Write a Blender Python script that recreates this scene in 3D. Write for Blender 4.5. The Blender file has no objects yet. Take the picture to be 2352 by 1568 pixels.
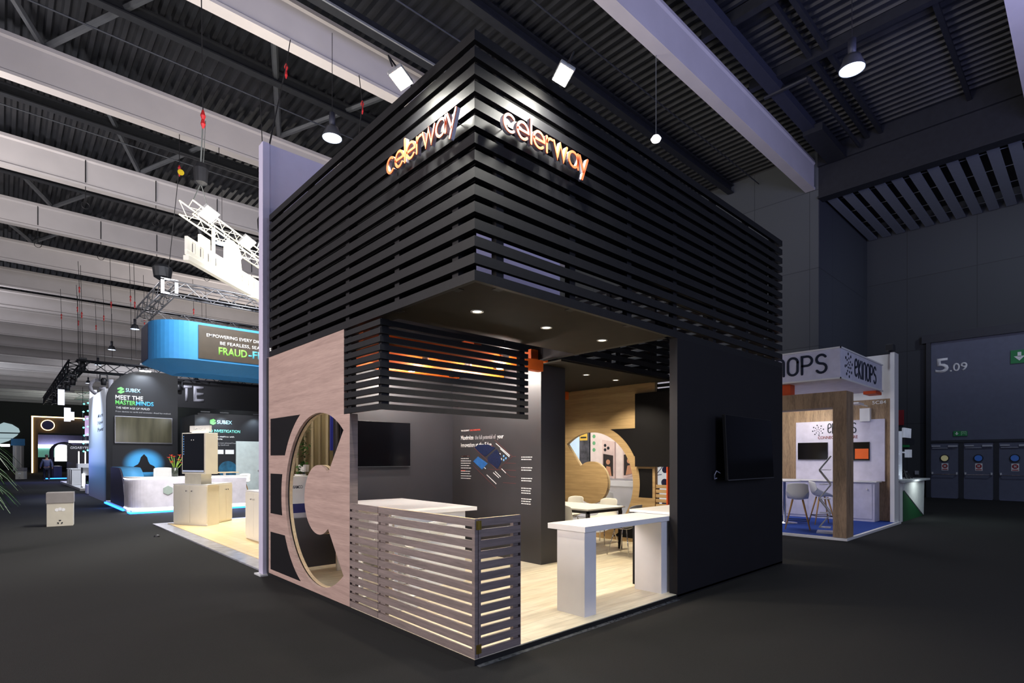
import bpy, bmesh, math, random
from mathutils import Vector, Matrix
random.seed(7)
PI = math.pi
sc = bpy.context.scene
COL = sc.collection
# ---------------------------------------------------------------- camera (level camera with a rising lens)
CAM = Vector((-2.6697, -3.2820, 1.6))
cd = bpy.data.cameras.new('camera'); cam = bpy.data.objects.new('camera', cd); COL.objects.link(cam)
cam.location = CAM
cam.rotation_euler = (PI/2, 0, -math.radians(90-43.04-0.0) + 0*PI)
cam.rotation_euler[2] = -math.atan2(0.6825, 0.7309)
cd.sensor_width = 36; cd.lens = 36*1257/2352; cd.shift_y = (1053.5-784)/2352
cd.clip_end = 400; cd.clip_start = 0.05
sc.camera = cam
# ---------------------------------------------------------------- view, world
sc.view_settings.view_transform = 'Standard'
sc.view_settings.look = 'None'
sc.view_settings.exposure = 0.0
sc.view_settings.gamma = 1.0
sc.view_settings.use_curve_mapping = False
w = bpy.data.worlds.new('hall_air'); sc.world = w; w.use_nodes = True
bg = w.node_tree.nodes['Background']
bg.inputs[0].default_value = (0.47, 0.50, 0.68, 1); bg.inputs[1].default_value = 0.35


def lamp(name, kind, loc, aim, power, col=(1, 1, 1), size=0.3, spot=60, blend=0.5, sizey=None):
    d = bpy.data.lights.new(name, kind); d.energy = power; d.color = col
    if kind == 'AREA':
        d.size = size
        if sizey: d.shape = 'RECTANGLE'; d.size_y = sizey
    elif kind == 'SPOT':
        d.spot_size = math.radians(spot); d.spot_blend = blend; d.shadow_soft_size = size
    else: d.shadow_soft_size = size
    o = bpy.data.objects.new(name, d); COL.objects.link(o); o.location = loc
    if aim is not None:
        v = Vector(aim) - Vector(loc)
        o.rotation_euler = v.to_track_quat('-Z', 'Y').to_euler()
    return o


# added upward fill lights without fixtures (they wash the white roof beams from below)
for i, (x, y, e, c) in enumerate([(-6, -2, 850, (.80, .80, 1)), (9, -6, 850, (.45, .47, 1)), (-7, 18, 1150, (1, .93, .9)),
                                  (-7, 42, 750, (.95, .93, 1)), (8, 30, 750, (1, .92, .86)), (2, 9.0, 420, (1, .93, .84)),
                                  (-7, 75, 800, (.85, .9, 1)), (8, 70, 800, (.9, .92, 1)), (6, 105, 700, (.9, 1, .95))]):
    lamp('beam_fill_light', 'AREA', (x, y, 6.4), (x+.5, y+1.5, 12), e, c, 5)

# ---------------------------------------------------------------- materials


def lin(h):
    h = h.lstrip('#'); v = [int(h[i:i+2], 16)/255 for i in (0, 2, 4)]
    return tuple(a/12.92 if a <= .04045 else ((a+.055)/1.055)**2.4 for a in v)


MC = {}


def mat(name, col, rough=.6, metal=0., var=.08, scale=6., bump=0., emit=0., ecol=None, spec=.5, stretch=(1, 1, 1), alpha=1., trans=0.):
    if name in MC: return MC[name]
    m = bpy.data.materials.new(name); m.use_nodes = True; MC[name] = m
    nt = m.node_tree; b = nt.nodes['Principled BSDF']; c = lin(col)
    b.inputs['Roughness'].default_value = rough; b.inputs['Metallic'].default_value = metal
    b.inputs['Specular IOR Level'].default_value = spec
    tc = nt.nodes.new('ShaderNodeTexCoord'); mp = nt.nodes.new('ShaderNodeMapping')
    nt.links.new(tc.outputs['Object'], mp.inputs[0]); mp.inputs['Scale'].default_value = stretch
    n = nt.nodes.new('ShaderNodeTexNoise'); n.inputs['Scale'].default_value = scale; n.inputs['Detail'].default_value = 4
    nt.links.new(mp.outputs[0], n.inputs['Vector'])
    r = nt.nodes.new('ShaderNodeValToRGB')
    r.color_ramp.elements[0].position = .3; r.color_ramp.elements[1].position = .7
    r.color_ramp.elements[0].color = (*[max(0, x*(1-var)) for x in c], 1)
    r.color_ramp.elements[1].color = (*[min(1, x*(1+var)) for x in c], 1)
    nt.links.new(n.outputs[0], r.inputs[0]); nt.links.new(r.outputs[0], b.inputs['Base Color'])
    if bump:
        bp = nt.nodes.new('ShaderNodeBump'); bp.inputs['Strength'].default_value = bump; bp.inputs['Distance'].default_value = .01
        nt.links.new(n.outputs[0], bp.inputs['Height']); nt.links.new(bp.outputs[0], b.inputs['Normal'])
    if emit:
        b.inputs['Emission Color'].default_value = (*(lin(ecol) if ecol else c), 1); b.inputs['Emission Strength'].default_value = emit
    if alpha < 1: b.inputs['Alpha'].default_value = alpha
    if trans: b.inputs['Transmission Weight'].default_value = trans
    return m


def wood(name, light, dark, stretch, scale=3., rough=.55, mix=.5):
    m = bpy.data.materials.new(name); m.use_nodes = True; MC[name] = m
    nt = m.node_tree; b = nt.nodes['Principled BSDF']; b.inputs['Roughness'].default_value = rough
    tc = nt.nodes.new('ShaderNodeTexCoord'); mp = nt.nodes.new('ShaderNodeMapping'); mp.inputs['Scale'].default_value = stretch
    nt.links.new(tc.outputs['Object'], mp.inputs[0])
    n1 = nt.nodes.new('ShaderNodeTexNoise'); n1.inputs['Scale'].default_value = scale; n1.inputs['Detail'].default_value = 8; n1.inputs['Distortion'].default_value = .8
    n2 = nt.nodes.new('ShaderNodeTexNoise'); n2.inputs['Scale'].default_value = scale*7; n2.inputs['Detail'].default_value = 5
    nt.links.new(mp.outputs[0], n1.inputs['Vector']); nt.links.new(mp.outputs[0], n2.inputs['Vector'])
    mx = nt.nodes.new('ShaderNodeMath'); mx.operation = 'MULTIPLY_ADD'; mx.inputs[1].default_value = .45
    nt.links.new(n2.outputs[0], mx.inputs[0]); ml = nt.nodes.new('ShaderNodeMath'); ml.operation = 'MULTIPLY'; ml.inputs[1].default_value = .6
    nt.links.new(n1.outputs[0], ml.inputs[0]); nt.links.new(ml.outputs[0], mx.inputs[2])
    r = nt.nodes.new('ShaderNodeValToRGB'); r.color_ramp.elements[0].position = .5-mix*.22; r.color_ramp.elements[1].position = .5+mix*.2
    r.color_ramp.elements[0].color = (*lin(dark), 1); r.color_ramp.elements[1].color = (*lin(light), 1)
    nt.links.new(mx.outputs[0], r.inputs[0]); nt.links.new(r.outputs[0], b.inputs['Base Color'])
    bp = nt.nodes.new('ShaderNodeBump'); bp.inputs['Strength'].default_value = .12; bp.inputs['Distance'].default_value = .004
    nt.links.new(mx.outputs[0], bp.inputs['Height']); nt.links.new(bp.outputs[0], b.inputs['Normal'])
    return m


def planks(name, light, dark, pw=.19, pl=1.3, rough=.45, rot=0.):
    m = bpy.data.materials.new(name); m.use_nodes = True; MC[name] = m
    nt = m.node_tree; b = nt.nodes['Principled BSDF']; b.inputs['Roughness'].default_value = rough
    tc = nt.nodes.new('ShaderNodeTexCoord'); mp = nt.nodes.new('ShaderNodeMapping'); mp.inputs['Rotation'].default_value = (0, 0, rot)
    nt.links.new(tc.outputs['Object'], mp.inputs[0])
    br = nt.nodes.new('ShaderNodeTexBrick'); br.inputs['Scale'].default_value = 1; br.inputs['Brick Width'].default_value = pl; br.inputs['Row Height'].default_value = pw
    br.inputs['Mortar Size'].default_value = .0015; br.inputs['Color1'].default_value = (*lin(light), 1); br.inputs['Color2'].default_value = (*lin(dark), 1)
    br.inputs['Mortar'].default_value = (*[x*.55 for x in lin(dark)], 1)
    nt.links.new(mp.outputs[0], br.inputs['Vector'])
    m2 = nt.nodes.new('ShaderNodeMapping'); m2.inputs['Rotation'].default_value = (0, 0, rot); m2.inputs['Scale'].default_value = (1, 9, 1)
    nt.links.new(tc.outputs['Object'], m2.inputs[0])
    n = nt.nodes.new('ShaderNodeTexNoise'); n.inputs['Scale'].default_value = 2.2; n.inputs['Detail'].default_value = 8
    nt.links.new(m2.outputs[0], n.inputs['Vector'])
    r = nt.nodes.new('ShaderNodeValToRGB'); r.color_ramp.elements[0].color = (.82, .80, .76, 1); r.color_ramp.elements[1].color = (1, 1, 1, 1)
    r.color_ramp.elements[0].position = .35; r.color_ramp.elements[1].position = .6
    nt.links.new(n.outputs[0], r.inputs[0])
    mx = nt.nodes.new('ShaderNodeMix'); mx.data_type = 'RGBA'; mx.blend_type = 'MULTIPLY'; mx.inputs[0].default_value = 1
    nt.links.new(br.outputs[0], mx.inputs[6]); nt.links.new(r.outputs[0], mx.inputs[7]); nt.links.new(mx.outputs[2], b.inputs['Base Color'])
    return m


def panels(name, col, pw, ph, axis, rough=.7, dark=.45, mort=.012):
    """big wall panels with thin seams; axis 'x' = wall in a plane X=const, 'y' = Y=const"""
    m = bpy.data.materials.new(name); m.use_nodes = True; MC[name] = m
    nt = m.node_tree; b = nt.nodes['Principled BSDF']; b.inputs['Roughness'].default_value = rough
    tc = nt.nodes.new('ShaderNodeTexCoord'); sp = nt.nodes.new('ShaderNodeSeparateXYZ'); cb = nt.nodes.new('ShaderNodeCombineXYZ')
    nt.links.new(tc.outputs['Object'], sp.inputs[0]); nt.links.new(sp.outputs[1 if axis == 'x' else 0], cb.inputs[0]); nt.links.new(sp.outputs[2], cb.inputs[1])
    br = nt.nodes.new('ShaderNodeTexBrick'); br.offset = 0; br.inputs['Scale'].default_value = 1; br.inputs['Brick Width'].default_value = pw; br.inputs['Row Height'].default_value = ph
    br.inputs['Mortar Size'].default_value = mort; c = lin(col)
    br.inputs['Color1'].default_value = (*c, 1); br.inputs['Color2'].default_value = (*[x*.9 for x in c], 1); br.inputs['Mortar'].default_value = (*[x*dark for x in c], 1)
    nt.links.new(cb.outputs[0], br.inputs['Vector']); nt.links.new(br.outputs[0], b.inputs['Base Color'])
    return m


# main materials
BLK = mat('black_slat_paint', '#1b1b1e', .5, var=.12, scale=14, spec=.22)
BWALL = mat('black_wall_paint', '#18171b', .6, var=.08, scale=4, spec=.25)
BWIN = mat('charcoal_inner_wall', '#37363a', .5, var=.06, scale=3)
BPAN = mat('black_inlay', '#151417', .6, spec=.15)
SOFF = mat('dark_soffit', '#2b2721', .8, spec=.2)
WHT = mat('white_laminate', '#e9e7e6', .4, var=.02)
WPL = mat('white_plastic', '#eceae4', .35, var=.02)
CREAM = mat('cream_laminate', '#f4f0e2', .5, var=.02)
CHR = mat('chrome', '#d8d8dc', .15, 1., var=.02)
ALU = mat('truss_aluminium', '#b9b9bd', .35, .8, var=.08, scale=20)
DMET = mat('dark_metal', '#26272b', .45, .3)
ORG = mat('orange_paint', '#d9611a', .5, var=.06)
ORGR = mat('orange_red_paint', '#d4501c', .55, var=.05)
SCR = mat('black_screen', '#08080c', .12, var=.1, spec=.6)
FRM = mat('screen_bezel', '#141417', .35)
WOODL = wood('pink_oak_panel', '#b39a91', '#8f7871', (.6, .3, 6), 2.2, mix=.9)
WOODF = wood('grey_oak_slats', '#877976', '#625855', (.5, .5, 8), 2.4, mix=.9)
WOODE = wood('oak_veneer', '#bfa277', '#957a54', (.5, .3, 7), 2.2, mix=.9)
WOODP = wood('oak_post', '#a5896b', '#7c6650', (6, 6, .8), 1.8)
FLOORW = planks('pale_oak_floor', '#f1e8d0', '#e9dcbf', .19, 1.3, .42)
FLOORN = planks('light_floor_next_stand', '#ead2a4', '#e3c894', .19, 1.3, .45, PI/2)
PLY = mat('pale_ply_edge', '#d9c29a', .6, var=.12, scale=30)
BEAMM = mat('white_beam_cladding', '#c9c3c1', .7, var=.04, scale=1.2)
GLW = mat('lit_white', '#ffffff', emit=9, ecol='#fffdf4')
DIS = mat('lamp_disc', '#dfeaff', emit=3.2, ecol='#cfe0ff')
WTXT = mat('white_lettering', '#f2f2f2', .5, var=.01)
NAVY = mat('navy_lettering', '#1b2438', .5)
GRN = mat('sign_green', '#1e7a44', .5, emit=.05)
BLU = mat('blue_fascia', '#3f9be0', .5, var=.03)
GREYL = mat('light_grey_board', '#b7b9bd', .6, var=.03)
WFAB = mat('white_stand_wall', '#b9b5cc', .7, var=.03)
CARDB = mat('pale_card', '#cfc9b8', .7, var=.04)
LEDB = mat('blue_led_strip', '#2a6cff', emit=4.5, ecol='#2a7dff')
LEDW = mat('white_led_strip', '#ffffff', emit=6, ecol='#f4f6ff')
LEAF = mat('plant_leaf', '#2d5a1f', .5, var=.35, scale=9)
CABLE = mat('black_cable', '#17171a', .6)
WIRE = mat('steel_wire', '#7f8484', .4, .6)
REDSH = mat('red_shackle', '#b3262a', .4)

# ---------------------------------------------------------------- geometry helpers


class MB:
    def __init__(s): s.b = bmesh.new()

    def box(s, x0, x1, y0, y1, z0, z1, M=None, bev=0.):
        vs = [s.b.verts.new((x, y, z)) for x in (x0, x1) for y in (y0, y1) for z in (z0, z1)]
        f = [(0, 1, 3, 2), (4, 6, 7, 5), (0, 4, 5, 1), (2, 3, 7, 6), (0, 2, 6, 4), (1, 5, 7, 3)]
        fs = [s.b.faces.new([vs[i] for i in q]) for q in f]
        if bev:
            es = list({e for q in fs for e in q.edges})
            r = bmesh.ops.bevel(s.b, geom=es, offset=bev, segments=2, profile=.6, affect='EDGES')
            vs = list({v for v in r['verts']} | {v for v in vs if v.is_valid})
        if M is not None:
            for v in vs: v.co = M @ v.co
        return s

    def prism(s, pts, a0, a1, ax='z', M=None):
        def mk(p, a):
            return {'z': (p[0], p[1], a), 'x': (a, p[0], p[1]), 'y': (p[0], a, p[1])}[ax]
        A = [s.b.verts.new(mk(p, a0)) for p in pts]; B = [s.b.verts.new(mk(p, a1)) for p in pts]; n = len(pts)
        s.b.faces.new(A[::-1]); s.b.faces.new(B)
        for i in range(n): s.b.faces.new([A[i], A[(i+1) % n], B[(i+1) % n], B[i]])
        if M is not None:
            for v in A+B: v.co = M @ v.co
        return s

    def tube(s, pts, r, n=8, cap=True, r2=None):
        pts = [Vector(p) for p in pts]; rings = []; m = len(pts); up = None
        for i, p in enumerate(pts):
            d = (pts[min(i+1, m-1)] - pts[max(i-1, 0)]).normalized()
            if up is None: up = Vector((0, 0, 1)) if abs(d.z) < .9 else Vector((1, 0, 0))
            a = d.cross(up)
            if a.length < 1e-4: a = d.cross(Vector((0, 1, 0)))
            a.normalize(); c = a.cross(d).normalized(); up = c
            rr = r if r2 is None else r+(r2-r)*i/(m-1)
            if isinstance(r, (list, tuple)): rr = r[i]
            rings.append([s.b.verts.new(p + a*rr*math.cos(2*PI*k/n) + c*rr*math.sin(2*PI*k/n)) for k in range(n)])
        for i in range(m-1):
            for k in range(n): s.b.faces.new([rings[i][k], rings[i][(k+1) % n], rings[i+1][(k+1) % n], rings[i+1][k]])
        if cap: s.b.faces.new(rings[0][::-1]); s.b.faces.new(rings[-1])
        return s

    def lathe(s, prof, c=(0, 0, 0), n=20, M=None, cap=True):
        rings = []; new = []
        for r, z in prof:
            ring = [s.b.verts.new((c[0]+r*math.cos(2*PI*k/n), c[1]+r*math.sin(2*PI*k/n), c[2]+z)) for k in range(n)]; rings.append(ring); new += ring
        for i in range(len(rings)-1):
            for k in range(n): s.b.faces.new([rings[i][k], rings[i][(k+1) % n], rings[i+1][(k+1) % n], rings[i+1][k]])
        if prof[0][0] > 1e-4 and cap: s.b.faces.new(rings[0][::-1])
        if prof[-1][0] > 1e-4 and cap: s.b.faces.new(rings[-1])
        if M is not None:
            for v in new: v.co = M @ v.co
        return s

    def grid(s, P, thick=0.):
        """P[i][j] points -> sheet; thick adds a second offset sheet"""
        nI, nJ = len(P), len(P[0])
        V = [[s.b.verts.new(p) for p in row] for row in P]
        for i in range(nI-1):
            for j in range(nJ-1): s.b.faces.new([V[i][j], V[i+1][j], V[i+1][j+1], V[i][j+1]])
        return s

    def build(s, name, m, parent=None, smooth=False, world=True, solid=0., sub=0):
        me = bpy.data.meshes.new(name)
        bmesh.ops.remove_doubles(s.b, verts=s.b.verts, dist=1e-6)
        bmesh.ops.recalc_face_normals(s.b, faces=s.b.faces)
        if parent is not None and world:
            off = Vector((0, 0, 0)); p = parent
            while p is not None: off += p.location; p = p.parent
            bmesh.ops.translate(s.b, verts=s.b.verts, vec=-off)
        s.b.to_mesh(me); s.b.free()
        me.materials.append(m)
        if smooth:
            for f in me.polygons: f.use_smooth = True
        o = bpy.data.objects.new(name, me); COL.objects.link(o)
        if parent is not None: o.parent = parent
        if solid:
            md = o.modifiers.new('solid', 'SOLIDIFY'); md.thickness = solid; md.offset = 0
        if sub:
            md = o.modifiers.new('sub', 'SUBSURF'); md.levels = sub; md.render_levels = sub
        return o


def B(name, m, parent, *bx, bev=0., smooth=False):
    """one part made of one or several axis-aligned boxes"""
    q = MB()
    for t in bx: q.box(*t, bev=bev)
    return q.build(name, m, parent, smooth)


def thing(name, label, cat, loc=(0, 0, 0), rz=0., group=None):
    o = bpy.data.objects.new(name, None); COL.objects.link(o); o.location = loc; o.rotation_euler[2] = rz
    o.empty_display_size = .2; o['label'] = label; o['category'] = cat
    if group: o['group'] = group
    return o


def tag(o, label, cat, group=None, kind=None):
    o['label'] = label; o['category'] = cat
    if group: o['group'] = group
    if kind: o['kind'] = kind
    return o


def struct(o):
    o['kind'] = 'structure'; return o


def kids(o): return [c for c in bpy.data.objects if c.parent is o]


def dup(root, loc, rz=None, label=None, group=None):
    r = root.copy(); COL.objects.link(r); r.location = loc
    if rz is not None: r.rotation_euler[2] = rz
    if label: r['label'] = label
    if group: r['group'] = group
    for ch in kids(root):
        c = ch.copy(); COL.objects.link(c); c.parent = r
        for g in kids(ch):
            d = g.copy(); COL.objects.link(d); d.parent = c
    return r


def frame(origin, u, v):
    """matrix taking (a,b,c) -> origin + a*u + b*v + c*(u x v)"""
    u = Vector(u).normalized(); v = Vector(v).normalized(); n = u.cross(v); M = Matrix.Identity(4)
    for i in range(3): M[i][0] = u[i]; M[i][1] = v[i]; M[i][2] = n[i]; M[i][3] = origin[i]
    return M


# facing -X wall: reading direction is -Y ; facing -Y wall: reading direction is +X
def FX(x, y, z): return frame((x, y, z), (0, -1, 0), (0, 0, 1))
def FY(x, y, z): return frame((x, y, z), (1, 0, 0), (0, 0, 1))


def link_me(name, me, M, m, parent):
    off = Vector((0, 0, 0)); p = parent
    while p is not None: off += p.location; p = p.parent
    me.transform(M); me.transform(Matrix.Translation(-off))
    me.materials.clear(); me.materials.append(m)
    o = bpy.data.objects.new(name, me); COL.objects.link(o); o.parent = parent
    return o


def curve_mesh(cu):
    o = bpy.data.objects.new('tmp', cu); COL.objects.link(o)
    dg = bpy.context.evaluated_depsgraph_get(); me = bpy.data.meshes.new_from_object(o.evaluated_get(dg))
    bpy.data.objects.remove(o); bpy.data.curves.remove(cu)
    return me


def text(name, s, M, m, parent, h=None, width=None, depth=.002, bold=0., align='LEFT', line=1.1, shear=0.):
    """lettering scaled so its capital height is about h and its width is width"""
    cu = bpy.data.curves.new('t', 'FONT'); cu.body = s; cu.size = 1; cu.extrude = 0; cu.offset = bold*.45
    cu.align_x = align; cu.space_line = line; cu.shear = shear; cu.resolution_u = 3
    me = curve_mesh(cu)
    if not me.vertices: return None
    xs = [v.co.x for v in me.vertices]; ys = [v.co.y for v in me.vertices]
    x0, x1, y0, y1 = min(xs), max(xs), min(ys), max(ys)
    sy = h/.73; sx = sy if width is None else width/(x1-x0)
    if h is None: sy = sx
    ox = x0 if align == 'LEFT' else (x0+x1)/2
    bm = bmesh.new(); bm.from_mesh(me)
    for v in bm.verts: v.co = Vector(((v.co.x-ox)*sx, v.co.y*sy, 0))
    if depth:
        r = bmesh.ops.extrude_face_region(bm, geom=bm.faces[:])
        for g in r['geom']:
            if isinstance(g, bmesh.types.BMVert): g.co.z = depth
    bmesh.ops.recalc_face_normals(bm, faces=bm.faces)
    bm.to_mesh(me); bm.free()
    return link_me(name, me, M, m, parent)


def cutout(name, loops, M, m, parent, depth):
    """flat board of thickness depth with holes, loops in local (u,v); first loop is the outline"""
    cu = bpy.data.curves.new('c', 'CURVE'); cu.dimensions = '2D'; cu.fill_mode = 'BOTH'
    for L in loops:
        sp = cu.splines.new('POLY'); sp.points.add(len(L)-1); sp.use_cyclic_u = True
        for p, q in zip(sp.points, L): p.co = (q[0], q[1], 0, 1)
    cu.extrude = depth/2
    me = curve_mesh(cu); me.transform(Matrix.Translation((0, 0, depth/2)))
    return link_me(name, me, M, m, parent)


def ribbon(bm, path, wd, z0, z1, M, closed=False, rnd=True):
    """stroke of width wd following a 2D path, extruded z0..z1 (one clean prism)"""
    P = [Vector(p) for p in path]; n = len(P); L = []; R = []
    for i in range(n):
        if closed: a = P[i-1]; c = P[(i+1) % n]
        else: a = P[max(i-1, 0)]; c = P[min(i+1, n-1)]
        d1 = (P[i]-a); d2 = (c-P[i])
        if d1.length < 1e-9: d1 = d2
        if d2.length < 1e-9: d2 = d1
        d1.normalize(); d2.normalize(); t = (d1+d2); t = t.normalized() if t.length > 1e-6 else d1
        nn = Vector((-t.y, t.x)); k = wd/2/max(.45, abs(nn.dot(Vector((-d1.y, d1.x)))))
        L.append(P[i]+nn*k); R.append(P[i]-nn*k)
    if not closed:
        if rnd:
            d = (P[-1]-P[-2]).normalized(); nv = Vector((-d.y, d.x))
            ce = [P[-1]+(nv*math.cos(t)+d*math.sin(t))*wd/2 for t in (PI/5*k for k in range(1, 5))]
            d0 = (P[0]-P[1]).normalized(); n0 = Vector((-d0.y, d0.x))
            cs = [P[0]+(n0*math.cos(t)+d0*math.sin(t))*wd/2 for t in (PI/5*k for k in range(1, 5))]
        else: ce = []; cs = []
        loop = None
        for i in range(n-1):
            quad = [L[i], R[i], R[i+1], L[i+1]]
            _pr(bm, quad, z0, z1, M)
        if rnd:
            _pr(bm, [L[-1]]+ce+[R[-1]], z0, z1, M); _pr(bm, [R[0]]+cs+[L[0]], z0, z1, M)
    else:
        for i in range(n):
            j = (i+1) % n; _pr(bm, [L[i], R[i], R[j], L[j]], z0, z1, M)


def _pr(bm, q, z0, z1, M):
    A = [bm.verts.new(M @ Vector((p.x, p.y, z0))) for p in q]; Bv = [bm.verts.new(M @ Vector((p.x, p.y, z1))) for p in q]; n = len(q)
    bm.faces.new(A[::-1]); bm.faces.new(Bv)
    for i in range(n): bm.faces.new([A[i], A[(i+1) % n], Bv[(i+1) % n], Bv[i]])


def arc(cx, cy, r, a0, a1, n=14, ry=None):
    ry = ry or r
    return [(cx+r*math.cos(math.radians(a0+(a1-a0)*k/n)), cy+ry*math.sin(math.radians(a0+(a1-a0)*k/n))) for k in range(n+1)]


# plain stroke letters (x-height 1, width returned)
GL = {
    'c': ([arc(.5, .5, .5, 48, 312, 18)], .95), 'e': ([[(.03, .5), (1.0, .5)]+arc(.5, .5, .5, 8, 318, 20)], 1.05),
    'l': ([[(0, 0), (0, 1.5)]], .05), 'r': ([[(0, 0), (0, 1)], arc(.42, .55, .42, 165, 75, 8)], .5),
    'w': ([[(0, 1), (.36, 0.02), (.68, .98), (1.0, 0.02), (1.36, 1)]], 1.36),
    'a': ([arc(.5, .5, .5, 0, 360, 24), [(1.0, 0), (1.0, 1)]], 1.0), 'y': ([[(0, 1), (.42, .03)], [(.88, 1), (.25, -.5)]], .88),
}
# narrow rounded letters for the white stand
GN = {
    'e': ([[(.05, .75), (.75, .95)]+arc(.4, 1.15, .37, -20, 180, 10)+[(.03, .45)]+arc(.4, .45, .37, 180, 330, 8)], .78),
    'k': ([[(0, 0), (0, 1.5)], [(.62, 1.5), (.05, .75), (.66, 0)]], .66), 'i': ([[(0, 0), (0, 1.5)]], .02),
    'n': ([[(0, 0), (0, 1.1)]+arc(.38, 1.12, .38, 180, 0, 10)+[(.76, 0)]], .76),
    'o': ([arc(.4, 1.1, .4, 0, 180, 10)+arc(.4, .4, .4, 180, 360, 10)+[(.8, 1.1)]], .8),
    'p': ([[(0, 0), (0, 1.5), (.35, 1.5)]+arc(.4, 1.1, .4, 90, -90, 10)+[(0.05, .7)]], .8),
    's': ([arc(.37, 1.13, .37, 30, 270, 12)+arc(.37, .37, .39, 90, -150, 12)], .76),
}


def sketch_word(word, G, M, unit, stroke, z0, z1, m, parent, gap=.34, back=None, name='letter', wscale=1.):
    x = 0.
    for ch in word:
        paths, wd = G[ch]; bm = MB(); b2 = MB()
        for p in paths:
            q = [((x+a*wscale)*unit, b*unit) for a, b in p]
            ribbon(bm.b, q, stroke*unit, z0, z1, M)
            if back: ribbon(b2.b, q, stroke*unit*1.02, back[0], back[1], M)
        o = bm.build(name, m, parent)
        if back: b2.build('letter_side', back[2], o)
        x += wd*wscale+gap
    return x*unit


def truss(name, p, q, size, m, parent, seg=.5, r=.022, tri=False):
    """square lattice girder between p and q"""
    p = Vector(p); q = Vector(q); d = (q-p); L = d.length; d.normalize()
    side = d.cross(Vector((0, 0, 1)))
    side = side.normalized() if side.length > 1e-3 else Vector((1, 0, 0)); up = side.cross(d).normalized(); h = size/2
    cs = [(-h, -h), (h, -h), (h, h), (-h, h)]
    mb = MB()
    for a, c in cs: mb.tube([p+side*a+up*c, q+side*a+up*c], r, 6)
    n = max(2, int(L/seg))
    br = MB()
    for i in range(n):
        t0 = p+d*(L*i/n); t1 = p+d*(L*(i+1)/n)
        for k in range(4):
            a, b_ = cs[k], cs[(k+1) % 4]
            if i % 2: a, b_ = b_, a
            br.tube([t0+side*a[0]+up*a[1], t1+side*b_[0]+up*b_[1]], r*.5, 4, False)
    o = mb.build(name, m, parent, True); br.build('lattice', m, o, True)
    return o


# lines between points on upright planes: pix() turns a picture position and a wall plane into a hall position
F_, CX_, HY_ = 1257., 1176., 1053.5
EX = Vector((.73092, .68246)); EY = Vector((-.68246, .73092))


def ray(x, y): return Vector(((x-CX_)/F_*EX.x+EX.y, (x-CX_)/F_*EY.x+EY.y, (HY_-y)/F_))


def atY(x, y, c): d = ray(x, y); return CAM+d*((c-CAM.y)/d.y)
def atX(x, y, c): d = ray(x, y); return CAM+d*((c-CAM.x)/d.x)
def atZ(x, y, c): d = ray(x, y); return CAM+d*((c-CAM.z)/d.z)

# ================================================================ THE HALL
CARPET = mat('charcoal_carpet', '#2d2d2d', .95, var=.22, scale=180, bump=.5, spec=.1)
_nt = CARPET.node_tree
struct(B('floor', CARPET, None, (-40, 26, -14, 134, -.1, 0)))
DECK = mat('dark_roof_deck', '#24262b', .5, .3, var=.3, scale=1.5)
mb = MB(); x = -30.; P = []
while x < 19.4:
    for dx, dz in ((0, .0), (.1, .0), (.15, .1), (.25, .1), (.3, 0)): P.append((x+dx, 13.0+dz))
    x += .3
mb.grid([[(px, y, pz) for y in (-12, 134)] for px, pz in P]); struct(mb.build('ceiling', DECK))
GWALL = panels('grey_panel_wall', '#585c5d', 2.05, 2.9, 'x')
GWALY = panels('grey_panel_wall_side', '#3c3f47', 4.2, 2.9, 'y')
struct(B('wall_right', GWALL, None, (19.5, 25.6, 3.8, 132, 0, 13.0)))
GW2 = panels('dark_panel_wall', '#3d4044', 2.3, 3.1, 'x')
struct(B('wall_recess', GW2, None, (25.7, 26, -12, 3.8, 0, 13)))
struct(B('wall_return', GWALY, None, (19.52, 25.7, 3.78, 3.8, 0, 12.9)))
struct(B('wall_far', mat('far_wall_grey', '#4b4d48', .8), None, (-40, 30, 132, 132.4, 0, 14)))
GIRD = mat('dark_girder', '#26282d', .55, .2, var=.15)
struct(B('trim_1', GIRD, None, (19.5, 19.75, -12, 3.8, 11.3, 12.45), (19.4, 19.85, -12, 3.8, 11.22, 11.3), (19.4, 19.85, -12, 3.8, 12.4, 13.12)))
struct(B('trim_2', mat('recess_soffit', '#15161a', .9), None, (19.75, 25.7, -12, 3.8, 12.0, 12.1)))
# louvre blades under the recess soffit
LOUV = mat('grey_louvre', '#7d828c', .6, var=.03)
for i in range(13):
    y = 3.52-.505*i
    o = MB().box(19.95, 25.6, y-.15, y+.15, 11.3, 11.36).build('ceiling_louvre', LOUV)
    tag(o, 'grey louvre blade in the even row under the ceiling above the numbered gate', 'louvre', 'louvre blades above the gate wall')
for k, x in enumerate((20.6, 22.1, 23.6, 25.0)):
    tag(MB().tube([(x, -8, 11.46), (x, 3.7, 11.46)], .014, 6).build('louvre_rail', mat('pale_pipe', '#9a9da3', .4, .5)),
        'thin pale rail carrying the ceiling louvres above the numbered gate', 'rail', 'rails carrying the louvres')
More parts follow.
